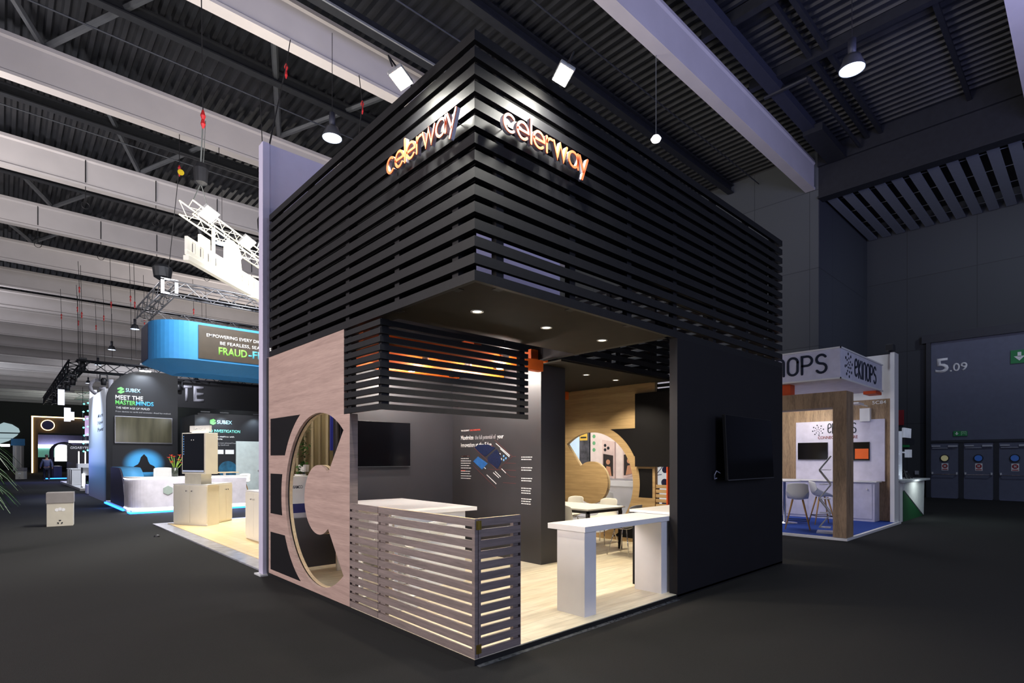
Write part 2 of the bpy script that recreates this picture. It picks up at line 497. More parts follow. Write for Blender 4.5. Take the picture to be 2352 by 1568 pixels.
# white boxed roof beams (one end cap, lit from the hall)
beamY = [-2.05, 4.06, 10.12, 16.18, 22.25, 28.3, 34.3, 40.0, 45.7, 51.3]+[57.+5.75*k for k in range(13)]
names = ['nearest the gate wall at the right picture edge', 'ending at the grey wall corner right of the black stand',
         'passing behind the lit floodlight left of the black stand', 'second left of the black stand, over the tall white wall', 'third left of the black stand']
for i, y in enumerate(beamY):
    x1 = 19.45 if i < 12 else 18
    mb = MB(); mb.prism([(y+.17, 11.6), (y-.17, 11.6), (y-.17, 11.68), (y-.13, 11.72), (y-.13, 12.52), (y-.17, 12.58), (y-.15, 12.7), (y+.15, 12.7), (y+.17, 12.58)], -26 if i > 1 else -14, x1, 'x')
    o = mb.build('roof_beam', BEAMM)
    far = i > 4
    tag(o, 'long white boxed roof beam '+(names[i] if not far else 'in the receding row over the left half of the hall'), 'roof beam', 'white roof beams receding over the left of the hall' if far else None)
# dark purlins and pipes between the beams
k = 0
for i in range(1, 12):
    ym = (beamY[i]+beamY[i+1])/2 if i < len(beamY)-1 else beamY[i]+3
    mb = MB().box(-26, 19.4, ym-.12, ym+.12, 12.86, 12.9).box(-26, 19.4, ym-.02, ym+.02, 12.6, 12.9).box(-26, 19.4, ym-.12, ym+.12, 12.56, 12.6)
    tag(mb.build('roof_purlin', GIRD), 'dark steel purlin running between two white beams under the roof deck', 'purlin', 'dark purlins midway between the white beams')
for y, z in ((8.2, 12.6), (5.9, 12.5), (13.9, 12.4), (19.5, 12.4)):
    tag(MB().tube([(-20, y, z), (19.3, y, z)], .022, 6).build('roof_pipe', mat('grey_pipe', '#3c3f45', .5, .3)), 'thin grey sprinkler pipe running under the roof deck', 'pipe', 'sprinkler pipes under the roof')
# joists and cross girders over the right bay
for y, x0 in ((2.2, 8), (1.8, 6), (-.55, 10)):
    tag(MB().box(x0-16, 19.4, y-.03, y+.03, 12.8, 12.98).box(x0-16, 19.4, y-.06, y+.06, 12.76, 12.8).build('roof_joist', GIRD),
        'dark joist crossing the roof right of the long white beam', 'joist', 'dark joists in the right roof bay')
for x in (13.9, 11.0):
    tag(MB().box(x-.1, x+.1, -8, 3.9, 12.7, 12.98).build('roof_girder', GIRD), 'heavy dark girder crossing the right roof bay behind the pendant lamp', 'girder', 'heavy girders in the right bay')
mb = MB().tube([(14.2, 2.4, 12.5), (19.2, 2.4, 12.5)], .06, 8)
mb.tube([(14.2, 2.4, 12.5), (14.2, 3.6, 12.5)], .06, 8)
tag(mb.build('vent_pipe', GIRD), 'short dark pipe with an elbow under the right roof bay', 'pipe')
o = MB().box(4, 19.3, 3.1, 3.45, 12.5, 12.75).build('service_duct', mat('duct_blue_grey', '#2c2f3c', .6)); tag(o, 'long dark service duct running beside the white beam right of the black stand', 'duct')
o = MB().box(-18, 19.3, 8.7, 8.95, 11.98, 12.2).build('cable_tray', GIRD); tag(o, 'dark cable tray with a bright lower edge above the left floodlight', 'cable tray'); MB().box(-18, 19.3, 8.66, 8.7, 11.97, 12.02).build('tray_lip', mat('bright_zinc', '#c9ccd2', .3, .7), o)
duct = thing('air_duct', 'dark rectangular air duct box by the end of the long white beam', 'duct', (17.4, 3.1, 12.35))
B('duct_body', GIRD, duct, (16.9, 19.35, 2.85, 3.45, 12.35, 12.6))
# V braces between the beam tops
BR = mat('grey_brace', '#4e5156', .5, .2)
for i, (a, l, r) in enumerate([((4.37, 16.1), (2.1, 10.3), (6.5, 10.3)), ((-1.82, 16.3), (-4.2, 10.3), (.9, 10.3)), ((1.28, 22.3), (-.95, 16.3), (3.4, 16.3)),
                               ((7.6, 22.3), (5.3, 16.3), (9.9, 16.3)), ((-1.5, 34.3), (-3.8, 28.3), (.8, 28.3)), ((-1.0, 28.4), (-3.3, 22.4), (1.4, 22.4)), ((5, 28.4), (3, 22.4), (7.4, 22.4))]):
    for s, e in (('left', l), ('right', r)):
        o = MB().tube([(a[0], a[1], 12.78), (e[0], e[1], 12.78)], .09, 6).build('roof_brace', BR)
        tag(o, 'grey diagonal brace joining two white beams, one leg of a V under the roof deck', 'brace', 'diagonal V braces between the white beams')

# pendant high bay lamps
def pendant(loc, label, grp=None, cab=2.6):
    t = thing('pendant_lamp', label, 'pendant lamp', loc, 0, grp)
    MB().lathe([(.235, 0), (.24, .02), (.17, .2), (.155, .26), (.05, .27), (0, .27)], n=28, cap=False).build('reflector', mat('lamp_grey', '#4b4d55', .35, .4), t, True, False)
    MB().lathe([(0, .005), (.225, .005), (.225, .03), (0, .03)], n=28).build('diffuser', DIS, t, False, False)
    MB().lathe([(.075, .27), (.075, .62), (0, .62)], n=16).build('housing', mat('lamp_blue_grey', '#30323e', .5), t, True, False)
    MB().tube([(0, 0, .6), (0, 0, cab)], .008, 5).build('suspension', CABLE, t, False, False)
    return t
p0 = pendant((9.89, .11, 9.45), 'round pendant lamp with a white disc hanging in the right roof bay')
lamp('pendant_glow', 'SPOT', (9.89, .11, 9.4), (9.89, .11, 0), 500, (.85, .92, 1), .2, 120, .8)
lamp('gate_bay_fill', 'SPOT', (19, -5, 11), (26, 1, 3), 700, (.75, .85, 1), .3, 120, .9)  # no fixture here; spot added to brighten the gate wall
dup(p0, (3.3, 9.61, 9.5), None, 'round pendant lamp hanging between white beams above the blue-grey wall top')
dup(p0, (3.27, 18.7, 9.5), None, 'round pendant lamp seen behind the bright hanging logo truss')
for i, q in enumerate([(3.3, 36.8, 9.5), (3.2, 45.5, 9.5), (3.3, 54.2, 9.5), (4.0, 68.8, 9.5)]):
    dup(p0, q, None, 'small distant pendant lamp, '+['above the blue hanging sign', 'second in the distant row', 'third in the distant row', 'farthest in the row near the dark truss'][i])
sm = thing('pendant_lamp', 'tiny white bulb lamp hanging beyond the top edge of the black box', 'pendant lamp', (9.2, 4.2, 9.5))
MB().lathe([(0, -.06), (.1, -.03), (.13, .03), (.08, .1), (0, .12)], n=16).build('bulb', mat('pale_bulb', '#ffffff', emit=1.2), sm, True, False)
MB().tube([(0, 0, .1), (0, 0, 3.2)], .01, 5).build('suspension', WIRE, sm, False, False)

# far wall window with a curved outline
wl = [(-3.6, 6.6), (-3.2, 7.6), (-2.3, 8.2), (-1.2, 7.9), (-.3, 7.2), (-.12, 6.6), (-.5, 5.9), (-1.6, 4.9), (-2.9, 4.3), (-3.5, 5.2)]
win = struct(MB().prism(wl, 131.9, 132.0, 'y').build('window_1', mat('bright_window', '#b4cdd2', .4, emit=.7)))
o = MB().box(-3.6, -.2, 131.8, 131.9, 6.2, 6.4).box(-3.5, -1, 131.8, 131.9, 5.3, 5.36).build('window_bar', mat('window_bar', '#4b6670', .5), win); 
# ---------------------------------------------------------------- gate wall with three exit doors
GATE = mat('gate_paint', '#5d6276', .55, var=.05)
gx = 25.66
struct(B('trim_3', GATE, None, (gx-.1, gx, -9, 1.52, 2.3, 6.4)))
struct(B('trim_4', mat('gate_frame', '#31343c', .5, .2), None, (gx-.22, gx, -9, 1.75, 6.4, 6.75), (gx-.2, gx, 1.45, 1.6, 0, 6.4), (gx-.16, gx-.1, -9, 1.5, 2.26, 2.36)))
t = thing('gate_number', 'large white gate number 5.09 painted on the grey gate panel', 'number sign', (gx-.1, 1.3, 5.2))
text('numeral', '5', FX(gx-.105, 1.31, 5.15), WTXT, t, .6, .44, .01, .035)
text('numeral', '.09', FX(gx-.105, .84, 5.15), WTXT, t, .34, .56, .01, .03)
Mx = FX
for i in range(4):
    yc = 1.0-1.06*i
    d = struct(B('door_%d' % (i+1), GATE, None, (gx-.12, gx-.02, yc-.45, yc+.45, .02, 2.24)))
    q = gx-.13
    MB().lathe([(.15, 0), (.15, .03), (.12, .03), (.12, 0)], n=24, M=frame((q, yc-.0, 1.63), (0, -1, 0), (0, 0, 1))).build('porthole_frame', DMET, d)
    MB().lathe([(0, .01), (.12, .01), (.12, .0), (0, 0)], n=24, M=frame((q, yc, 1.63), (0, -1, 0), (0, 0, 1))).build('porthole_glass', mat('porthole_yellow', '#b9b48a', .3, emit=.25) if i == 0 else mat('porthole_blue', '#2c4f93', .2, emit=.3), d)
    B('notice', WTXT, d, (q-.005, q+.005, yc-.12, yc+.1, 1.13, 1.42))
    mm = MB().lathe([(0, 0), (.09, 0), (.09, .004), (0, .004)], n=24, M=frame((q-.006, yc-.01, 1.31), (0, -1, 0), (0, 0, 1)))
    mm.box(q-.011, q-.005, yc-.1, yc+.08, 1.155, 1.19); mm.build('notice_mark', mat('notice_red', '#9c1c2c', .5), d)
    mm = MB()
    for sg in (-1, 1): mm.box(-.05, .05, -.015, .015, 0, .003, M=FX(q-.011, yc-.01, 1.31) @ Matrix.Rotation(sg*PI/4, 4, 'Z'))
    mm.build('notice_cross', WTXT, d)
    MB().tube([(q-.03, yc-.38, .99), (q-.09, yc-.34, .97), (q-.09, yc+.34, .97), (q-.03, yc+.38, .99)], .016, 8).build('push_bar', CHR, d)
    B('bar_bracket', mat('pale_bracket', '#cfd2d8', .4), d, (q-.06, q, yc-.42, yc-.37, .97, 1.06), (q-.06, q, yc+.37, yc+.42, .97, 1.06))
    B('closer', mat('pale_closer', '#b9bcc6', .4), d, (q-.07, q, yc-.42, yc-.12, 2.08, 2.15), (q-.05, q, yc+.14, yc+.42, 2.1, 2.15), (q-.04, q, yc-.1, yc+.4, 2.03, 2.05))
    struct(B('trim_%d' % (5+i), mat('gate_frame', '#31343c'), None, (gx-.14, gx, yc-.61, yc-.45, 0, 2.26)))
    struct(B('trim_%d' % (10+i), mat('silver_threshold', '#7f83a0', .3, .6), None, (gx-.2, gx-.1, yc-.42, yc+.42, 0, .02)))
def arrow(bm, M, s):
    for quad in ([(-.14, .45), (.14, .45), (.14, 0), (-.14, 0)], [(-.42, .05), (.42, .05), (0, -.42), (0, -.42)]):
        q = [Vector((a*s, b*s)) for a, b in quad]
        if (q[2]-q[3]).length < 1e-6: q = q[:3]
        _pr(bm, q, 0, .006, M)
def exit_sign(yc, zc, w, h, label, big=False):
    t = thing('exit_sign', label, 'exit sign', (gx-.12, yc, zc))
    B('sign_plate', GRN, t, (gx-.14, gx-.1, yc-w/2, yc+w/2, zc-h/2, zc+h/2))
    m = MB(); arrow(m.b, FX(gx-.141, yc+w*.25, zc), h*.75); m.build('sign_arrow', WTXT, t)
    m = MB(); s = h*.36
    ribbon(m.b, [(-s, -s), (-s, s), (s, s), (s, -s)], h*.1, 0, .006, FX(gx-.141, yc-w*.25, zc), rnd=False)
    ribbon(m.b, [(-s*.4, -s*.5), (-s*.4, s*.4), (s*.4, s*.4), (s*.4, -s*.6)], h*.08, 0, .006, FX(gx-.141, yc-w*.25, zc), rnd=False)
    m.build('sign_door', mat('pale_green', '#a9d8b4', .5), t)
exit_sign(.5, 2.62, .44, .2, 'small green exit sign with arrow above the first gate door')
exit_sign(-1.72, 2.66, .44, .2, 'small green exit sign at the right picture edge above the third gate door')
exit_sign(-1.5, 5.48, 1.0, .5, 'large green exit sign cut by the right picture edge, level with the gate number')
t = thing('fire_sign', 'dark red fire extinguisher sign with a white down arrow on the dark wall', 'safety sign', (gx, 2.75, 3.4))
B('sign_plate', mat('sign_red', '#8e1d24', .5), t, (gx-.03, gx, 2.4, 3.15, 3.05, 3.7))
m = MB(); arrow(m.b, FX(gx-.031, 2.72, 3.2), .3); m.build('sign_arrow', WTXT, t)
m = MB(); m.box(gx-.037, gx-.03, 2.66, 2.76, 3.38, 3.56); m.tube([(gx-.034, 2.71, 3.56), (gx-.034, 2.71, 3.62), (gx-.034, 2.82, 3.6)], .014, 5); m.build('sign_symbol', WTXT, t)
o = tag(B('exit_sign', GRN, None, (gx-.03, gx, 2.2, 2.45, 2.1, 2.6)), 'small green wall sign behind the glowing equipment counter', 'exit sign')
for y, z, lb in ((2.35, 1.0, 'small white switch plate low on the dark wall right of the equipment counter'), (1.95, 1.02, 'tiny wall socket left of the gate doors')):
    tag(B('wall_plate', mat('plate_grey', '#aeb0b8', .5), None, (gx-.02, gx, y-.07, y+.07, z-.08, z+.08)), lb, 'switch plate')

# ================================================================ THE BLACK STAND
# platform (stand floor) with black plinth
pf = thing('stand_platform', 'low raised pale oak floor of the black stand with black plinth', 'platform', (0, 0, 0))
B('plinth', mat('plinth_black', '#0e0e10', .5), pf, (0, 6.03, 0, 4.5, 0, .044))
B('floorboards', FLOORW, pf, (.012, 6.02, .012, 4.49, .044, .05))
B('edge_tape', mat('clear_tape', '#5a5c60', .25, var=.5, scale=20), pf, (.02, 2.97, -.045, 0, 0, .004))

# upper slatted box
bx = thing('slatted_canopy', 'large black box of horizontal slats forming the upper half of the stand', 'canopy', (0, 0, 2.98))
PIT, SH = .1326, .08
for k in range(15):
    z = 2.98+k*PIT
    mb = MB()
    mb.prism([(0, 4.42), (0, 0), (6.03, 0), (6.03, 4.42), (5.99, 4.42), (5.99, .04), (.04, .04), (.04, 4.42)], z, z+SH, 'z')
    mb.build('slat', BLK, bx)
for x, y in [(.3, .06), (1.2, .06), (2.1, .06), (3.0, .06), (3.95, .06), (4.9, .06), (5.8, .06)]:
    B('batten', BWALL, bx, (x-.04, x+.04, .041, .1, 2.98, 4.9))
for y in (.3, 1.2, 2.2, 3.2, 4.2):
    B('batten', BWALL, bx, (.041, .1, y-.04, y+.04, 2.98, 4.9)); B('batten', BWALL, bx, (5.93, 5.989, y-.04, y+.04, 2.98, 4.9))
B('backing', mat('black_backing', '#131315', .9), bx, (.13, 5.8, .13, .14, 3.42, 4.86)); B('backing', mat('black_backing', '#131315', .9), bx, (.13, .14, .15, 4.3, 3.0, 4.86))
B('back_panel', BWALL, bx, (.04, 6.0, 4.42, 4.46, 2.98, 4.92))
B('front_soffit', SOFF, bx, (.04, 2.86, .04, 1.44, 2.985, 3.01), (.04, .2, 1.44, 4.4, 2.985, 3.01))
B('rear_soffit', SOFF, bx, (3.12, 5.99, 1.9, 4.42, 2.985, 3.01))
B('crossbeam', BWALL, bx, (2.86, 2.94, .1, 4.4, 2.985, 3.16), (.1, 2.86, 1.44, 1.5, 3.01, 3.3))
# slatted skirt inside, over the rear opening
for k in range(6):
    z = 2.98+k*PIT
    B('inner_slat', BLK, bx, (2.94, 5.95, 1.88, 1.9, z+.03, z+.03+SH))
for x in (3.6, 4.5, 5.4): B('batten', BWALL, bx, (x-.03, x+.03, 1.901, 1.95, 3.01, 3.9))
# lower slatted drop box (front)
db = thing('slatted_bulkhead', 'lower black bulkhead of fine slats hanging under the canopy above the white table', 'bulkhead', (0, 1.44, 2.08))
for k in range(11):
    z = 2.08+k*.0818
    MB().prism([(0, 2.2), (0, 1.44), (2.01, 1.44), (2.01, 1.475), (.035, 1.475), (.035, 2.2)], z, z+.055, 'z').build('slat', BLK, db)
B('batten', BWALL, db, (.036, .12, 1.476, 1.53, 2.1, 2.97)); B('batten', BWALL, db, (1.9, 1.985, 1.476, 1.53, 2.1, 2.97)); B('batten', BWALL, db, (.036, .09, 2.1, 2.18, 2.1, 2.97))
rb = thing('slatted_bulkhead', 'short black bulkhead of fine slats above the far oak wall', 'bulkhead', (6, .1, 2.8))
for k in range(3):
    B('slat', BLK, rb, (5.99, 6.03, .1, 2.155, 2.73+k*.0818, 2.785+k*.0818))

# black walls
w1 = thing('black_wall', 'tall plain black wall with the tilted screen, front right of the stand', 'wall panel', (2.98, 0, .05))
B('wall_panel', BWALL, w1, (2.98, 6.03, 0, .1, .02, 2.98))
w2 = thing('black_wall', 'black inner rear wall carrying the screen beside the white table', 'wall panel', (1, 4.42, .05))
B('wall_panel', BWIN, w2, (.95, 3.1, 4.42, 4.5, .05, 2.98), (.04, .95, 4.42, 4.5, .05, .76), (3.7, 6.0, 4.42, 4.5, .05, 2.98))
w3 = thing('black_storage_block', 'full-height black storage block printed with the white and blue infographic', 'storage block', (3.1, 2.275, .05))
B('block_body', BWIN, w3, (3.1, 3.63, 2.275, 4.42, .05, 2.98))
def poster_text(s, y, z, h, wd, m, bold=0., M=None): return text('wall_lettering', s, M or FX(3.0995, y, z), m, w3, h, wd, .0015, bold)
GRT = mat('grey_lettering', '#b9b9bd', .5); REDT = mat('red_lettering', '#e04a34', .5)
poster_text('THE CELERWAY', 4.18, 2.068, .026, .23, WTXT, .02); poster_text('EDGE FOUNDATION.', 3.93, 2.068, .026, .27, REDT, .02)
poster_text('Maximize', 4.18, 1.925, .075, .34, WTXT, .03); poster_text('the full potential of', 3.80, 1.925, .07, .52, GRT); poster_text('your', 3.24, 1.925, .07, .15, WTXT, .03)
poster_text('innovation at the Edge', 4.18, 1.80, .075, .80, WTXT, .03); poster_text('.', 3.37, 1.80, .075, None, REDT, .03)
def block(y, z, wd, n, m=WTXT, h=.012, dz=.04, M=None):
    q = MB(); r = random.Random(n*7+int(y*100))
    for i in range(n):
        u = y; end = y-wd*(.75+.25*r.random())
        while u > end:
            l = .02+.05*r.random(); l = min(l, u-end+.01); q.box(3.0975, 3.0995, u-l, u, z-i*dz, z-i*dz+h*.95); u -= l+.008
    return q.build('text_lines', m, w3)
block(4.18, 1.64, .27, 6); block(4.18, 1.64, .27, 1, REDT); block(4.18, 1.385, .27, 4); block(4.18, 1.395, .13, 1, REDT)
for z, n in ((1.62, 2), (1.46, 2), (1.30, 2), (1.15, 3), (.99, 3)): block(2.69, z-.0, .24, n, WTXT, .014, .036)
# blue radial diagram
BD = mat('print_deep_blue', '#152248', .5, var=.5, scale=60); BL2 = mat('print_sky_blue', '#2f6cb4', .5, var=.2, scale=12)
def pan(name, pts, m): return MB().prism([(p[0], p[1]) for p in pts], 3.097, 3.0993, 'x').build(name, m, w3)
def ap(x, y): v = atX(x, y, 3.098); return (v.y, v.z)
pan('diagram', [ap(*p) for p in ((1090, 1027), (1098, 1021), (1120, 1020), (1138, 1028), (1115, 1048), (1106, 1043))], BD)
pan('diagram', [ap(*p) for p in ((1141, 1031), (1150, 1045), (1152, 1060), (1143, 1076), (1121, 1060), (1120, 1050))], BD)
pan('diagram', [ap(*p) for p in ((1087, 1059), (1098, 1048), (1120, 1064), (1107, 1078))], BL2)
q = MB()
for a, b_ in (((1139, 1018), (1171, 1046)), ((1149, 1030), (1170, 1049)), ((1152, 1076), (1162, 1086)), ((1137, 1082), (1150, 1095)), ((1133, 1085), (1146, 1097)), ((1118, 1090), (1140, 1111)), ((1112, 1073), (1116, 1076))):
    A = ap(*a); Z = ap(*b_); d = Vector((Z[0]-A[0], Z[1]-A[1])).normalized(); nv = Vector((-d.y, d.x))*.006
    q.prism([(A[0]-nv.x, A[1]-nv.y), (Z[0]-nv.x, Z[1]-nv.y), (Z[0]+nv.x, Z[1]+nv.y), (A[0]+nv.x, A[1]+nv.y)], 3.097, 3.0993, 'x')
q.build('diagram_lettering', WTXT, w3)
q = MB()
for a, b_ in (((1177, 1048), (1185, 1048)), ((1160, 1063), (1185, 1064)), ((1120, 1077), (1185, 1080)), ((1172, 1094), (1185, 1095)), ((1155, 1108), (1185, 1110)), ((1136, 1010), (1177, 1048)), ((1177, 1048), (1148, 1073)), ((1148, 1073), (1172, 1094)), ((1089, 1028), (1143, 1080)), ((1086, 1068), (1140, 1121))):
    A = ap(*a); Z = ap(*b_); d = Vector((Z[0]-A[0], Z[1]-A[1])).normalized(); nv = Vector((-d.y, d.x))*.0022
    q.prism([(A[0]-nv.x, A[1]-nv.y), (Z[0]-nv.x, Z[1]-nv.y), (Z[0]+nv.x, Z[1]+nv.y), (A[0]+nv.x, A[1]+nv.y)], 3.0975, 3.0993, 'x')
q.build('leader_lines', mat('dim_red', '#7c3a38', .5), w3)
q = MB(); q2 = MB()
for i, (x, y) in enumerate(((1148, 1043), (1151, 1054), (1157, 1047), (1162, 1052), (1157, 1056))):
    c = ap(x, y); (q if i < 2 else q2).lathe([(0, 0), (.018, 0), (.018, .002), (0, .002)], n=12, M=FX(3.099, c[0], c[1]))
q.build('diagram_dots', WTXT, w3); q2.build('diagram_dots', mat('print_light_blue', '#7db8ee', .5), w3)

# ---- feature wall boards with the C cut-out
def ring_hole(cu, cv, R, r, sgn):
    """C opening; sgn +1: mouth towards +u, -1: mouth towards -u"""
    a = 51
    out = arc(cu, cv, R, a, 360-a, 48); inn = arc(cu, cv, r, 360-a, a, 30)
    P = out+inn
    if sgn < 0: P = [(2*cu-p[0], p[1]) for p in P]
    return P
def arc_block(cu, cv, R, z0, z1, uo):
    """inlay between the arc of radius R and the straight side u=uo (u<cu)"""
    pts = []
    for k in range(13):
        z = z0+(z1-z0)*k/12; pts.append((cu-math.sqrt(max(0, R*R-(z-cv)**2)), z))
    return [(uo, z0)]+pts+[(uo, z1)]
fw = thing('feature_wall', 'pinkish oak wall panel with a big C-shaped opening, front left of the stand', 'wall panel', (0, 2.1, .05))
# local u = -Y ; u = -(Y)
MFX = frame((0, 0, 0), (0, -1, 0), (0, 0, 1))
cu, cv = -2.84, 1.13
outl = [(-4.5, .05), (-2.07, .05), (-2.07, 2.075), (-2.2, 2.075), (-2.2, 2.985), (-4.5, 2.985)]
def on(x): return frame((x, 0, 0), (0, -1, 0), (0, 0, 1))
cutout('front_board', [outl, ring_hole(cu, cv, 1.0, .4, 1)], on(.034), WOODL, fw, .034)
cutout('core_board', [outl[:1]+[(-2.085, .05), (-2.085, 2.06), (-2.2, 2.06)]+outl[4:], ring_hole(cu, cv, 1.012, .39, 1)], on(.05), DMET, fw, .014)
cutout('rear_board', [outl, ring_hole(cu, cv, 1.0, .4, 1)], on(.09), PLY, fw, .038)
for z0, z1 in ((1.646, 2.14), (.867, 1.402), (.11, .615)):
    cutout('black_inlay', [arc_block(cu, cv, 1.14, z0, z1, -4.36)], on(0), BPAN, fw, .004)
B('end_post', WOODF, fw, (.0345, .09, 2.064, 2.0695, .05, 2.074)); B('end_post', WOODF, fw, (.0, .034, 2.064, 2.0695, .05, 2.074))
B('edge_strip', DMET, fw, (-.004, .04, 4.44, 4.5, .05, 2.98))
rw = thing('feature_wall', 'oak wall panel with a C-shaped opening at the far end of the stand', 'wall panel', (6, 2.2, .05))
ro = [(-4.42, .05), (-2.16, .05), (-2.16, 1.46), (-2.16, 2.81), (-2.16, 2.985), (-4.42, 2.985)]
rh = ring_hole(-3.63, 1.13, 1.0, .42, -1)
cutout('front_board', [ro, rh], on(5.97), WOODE, rw, .035)
cutout('rear_board', [ro, rh], on(6.02), PLY, rw, .04)
for z0, z1, uo in ((1.65, 2.17, -2.5), (.893, 1.42, -2.215), (.12, .61, -2.5)):
    P = [(2*(-3.63)-p[0], p[1]) for p in arc_block(-3.63, 1.13, 1.15, z0, z1, 2*(-3.63)-uo)]
    cutout('black_inlay', [P], on(5.935), BPAN, rw, .004)
B('black_panel', BPAN, rw, (5.88, 5.928, .15, 2.55, 1.458, 2.8))['label'] = 'plain black rectangular panel beside the oak'
orp = tag(B('orange_post', ORGR, None, (5.86, 5.93, 1.86, 1.885, .05, 1.46)), 'thin orange upright strip beside the slatted oak screen at the far end', 'post')

def slat_fence(name, label, x0, x1, y0, y1, along, n=13, ends=(True, True), posts=(), m=WOODF, z0=.055):
    t = thing(name, label, 'slatted screen', ((x0+x1)/2, (y0+y1)/2, z0))
    for k in range(n):
        z = z0+k*.085
        if along == 'y': B('slat', m, t, (x0, x0+.022, y0, y1, z, z+.06))
        else: B('slat', m, t, (x0, x1, y0, y0+.022, z, z+.06))
    for p in posts:
        if along == 'y': B('post', WOODF, t, (x0+.0225, x0+.06, p[0], p[1], z0, z0+12*.085+.055))
        else: B('post', WOODF, t, (p[0], p[1], y0+.0225, y0+.06, z0, z0+12*.085+.055))
    return t
f1 = slat_fence('slatted_screen', 'narrow slatted oak screen section between the feature wall and the long section', 0, .06, 1.485, 2.065, 'y', posts=((1.99, 2.06), (1.49, 1.52)))
f2 = slat_fence('slatted_screen', 'long low slatted oak screen section reaching the front corner of the stand', 0, .06, .0, 1.478, 'y', posts=((1.38, 1.474), (.03, .06)))
B('corner_post', WOODF, f2, (-.001, .03, -.004, .022, .055, 1.135))
f3 = slat_fence('slatted_screen', 'short slatted oak screen section hinged at the front corner, facing the counter', .042, .489, .0, .06, 'x', posts=((.43, .486), (.05, .08)))
B('end_strip', WOODF, f3, (.4895, .494, .0, .06, .055, 1.135)); B('corner_post', WOODF, f3, (.036, .06, -.004, .04, .055, 1.135))
for z in (1.05, .09):
    o = MB().box(.012, .062, -.009, -.0045, z, z+.07).tube([(.033, -.01, z), (.033, -.01, z+.07)], .005, 8).build('hinge', mat('brass', '#b39b4c', .3, .9), f3)
# thin light top edges
B('top_edge', PLY, f2, (.001, .02, .0, 1.478, 1.1352, 1.137)); B('top_edge', PLY, f3, (.042, .488, .001, .02, 1.1352, 1.137))
slat_fence('slatted_screen', 'slatted oak screen section at the far end with a spotted poster behind it', 5.95, 6.0, 1.89, 2.155, 'y', posts=((2.12, 2.15),), m=WOODE)

# ---- stroke-letter signs on the canopy
for nm, M_, lab in (('L', FX(-.06, 1.15, 4.19), 'orange illuminated name sign on the left face of the canopy'), ('R', FY(.225, -.06, 4.2), 'orange illuminated name sign on the right face of the canopy')):
    t = thing('name_sign', lab, 'sign', M_.to_translation())
    unit = .133
    sketch_word('celerway', GL, M_, unit, .165, .025, .034, mat('orange_letter_face', '#e06f45', .5, emit=.15, ecol='#f0743c'), t, .19, back=(-.005, .0249, mat('white_letter_side', '#b9b7c6', .6)), wscale=.94)
    m = MB()
    for u in (.07, .35, .6, .82, .97): m.tube([M_ @ Vector((u, .07, -.06)), M_ @ Vector((u, .07, -.005))], .004, 5)
    m.build('stand_off', DMET, t)

# ---- floodlights on arms above both faces
def flood(M_, label, power, aim):
    t = thing('floodlight', label, 'floodlight', M_.to_translation())
    MB().box(-.11, .11, -.07, .07, 0, .035, bev=.012).build('housing', mat('light_grey_metal', '#a6a8ac', .4, .3), t, False, False)
    t.matrix_basis = M_
    MB().box(-.1, .1, -.06, .06, .0352, .037).build('lamp_glass', mat('floodlight_glass', '#ffffff', emit=28, ecol='#fffbe8'), t, False, False)
    MB().tube([(-.13, 0, .01), (-.13, 0, -.09), (.13, 0, -.09), (.13, 0, .01)], .007, 6).build('bracket', DMET, t, False, False)
    return t
def aimM(loc, aim, roll=(0, 0, 1)):
    n = (Vector(aim)-Vector(loc)).normalized(); u = n.cross(Vector(roll)).normalized(); v = n.cross(u); 
    return frame(loc, u, v) if u.cross(v).dot(n) > 0 else frame(loc, v, u)
FL = (-.22, .725, 4.82); FR = (.79, -.22, 4.85)
flood(aimM(FL, (-.08, .48, 4.1)), 'glowing floodlight on an arm above the left face of the canopy', 0, None)
flood(aimM(FR, (.52, -.08, 4.1)), 'glowing floodlight on an arm above the right face of the canopy', 0, None)
for nm, a, b_ in (('left', (-.22, .76, 4.89), (.02, .92, 5.0)), ('right', (.83, -.22, 4.92), (.98, .02, 5.0))):
    tag(MB().tube([a, ((a[0]*.55+b_[0]*.45), (a[1]*.55+b_[1]*.45), 4.96), b_, (b_[0], b_[1], 4.917)], .009, 6).build('lamp_arm', DMET), 'thin dark arm holding the %s canopy floodlight' % nm, 'lamp arm')
lamp('flood_light', 'SPOT', (FL[0]-.07, FL[1]-.02, FL[2]-.06), (-.2, .62, 3.8), 230, (1, .98, .9), .09, 168, 1.0)
lamp('flood_light', 'SPOT', (FR[0]-.02, FR[1]-.07, FR[2]-.06), (.68, -.2, 3.8), 230, (1, .98, .9), .09, 168, 1.0)

# ---- downlights in the soffits
def downlight(x, y, label, z=2.985):
    t = thing('downlight', label, 'downlight', (x, y, z))
    MB().lathe([(.062, 0), (.062, -.006), (.045, -.006), (.042, .0)], n=24).build('rim', WHT, t, True, False)
    MB().lathe([(0, -.002), (.044, -.002), (.044, 0), (0, 0)], n=24).build('lens', mat('downlight_lens', '#fff6df', emit=5, ecol='#fff3d6'), t, False, False)
    return t
for (x, y, lb) in [(.6, .70, 'downlight in the front soffit nearest the left corner'), (1.535, .69, 'middle downlight in the front soffit'), (2.46, .67, 'downlight in the front soffit nearest the black wall'),
                   (4.37, 2.47, 'nearer downlight in the rear soffit'), (5.22, 2.5, 'downlight in the rear soffit nearest the slats'), (4.94, 3.78, 'downlight in the rear soffit above the far oak wall')]:
    downlight(x, y, lb)
    lamp('downlight_beam', 'SPOT', (x, y, 2.96), (x, y, 0), 95 if y < 1 else 135, (1, .87, .66), .04, 125, .6)
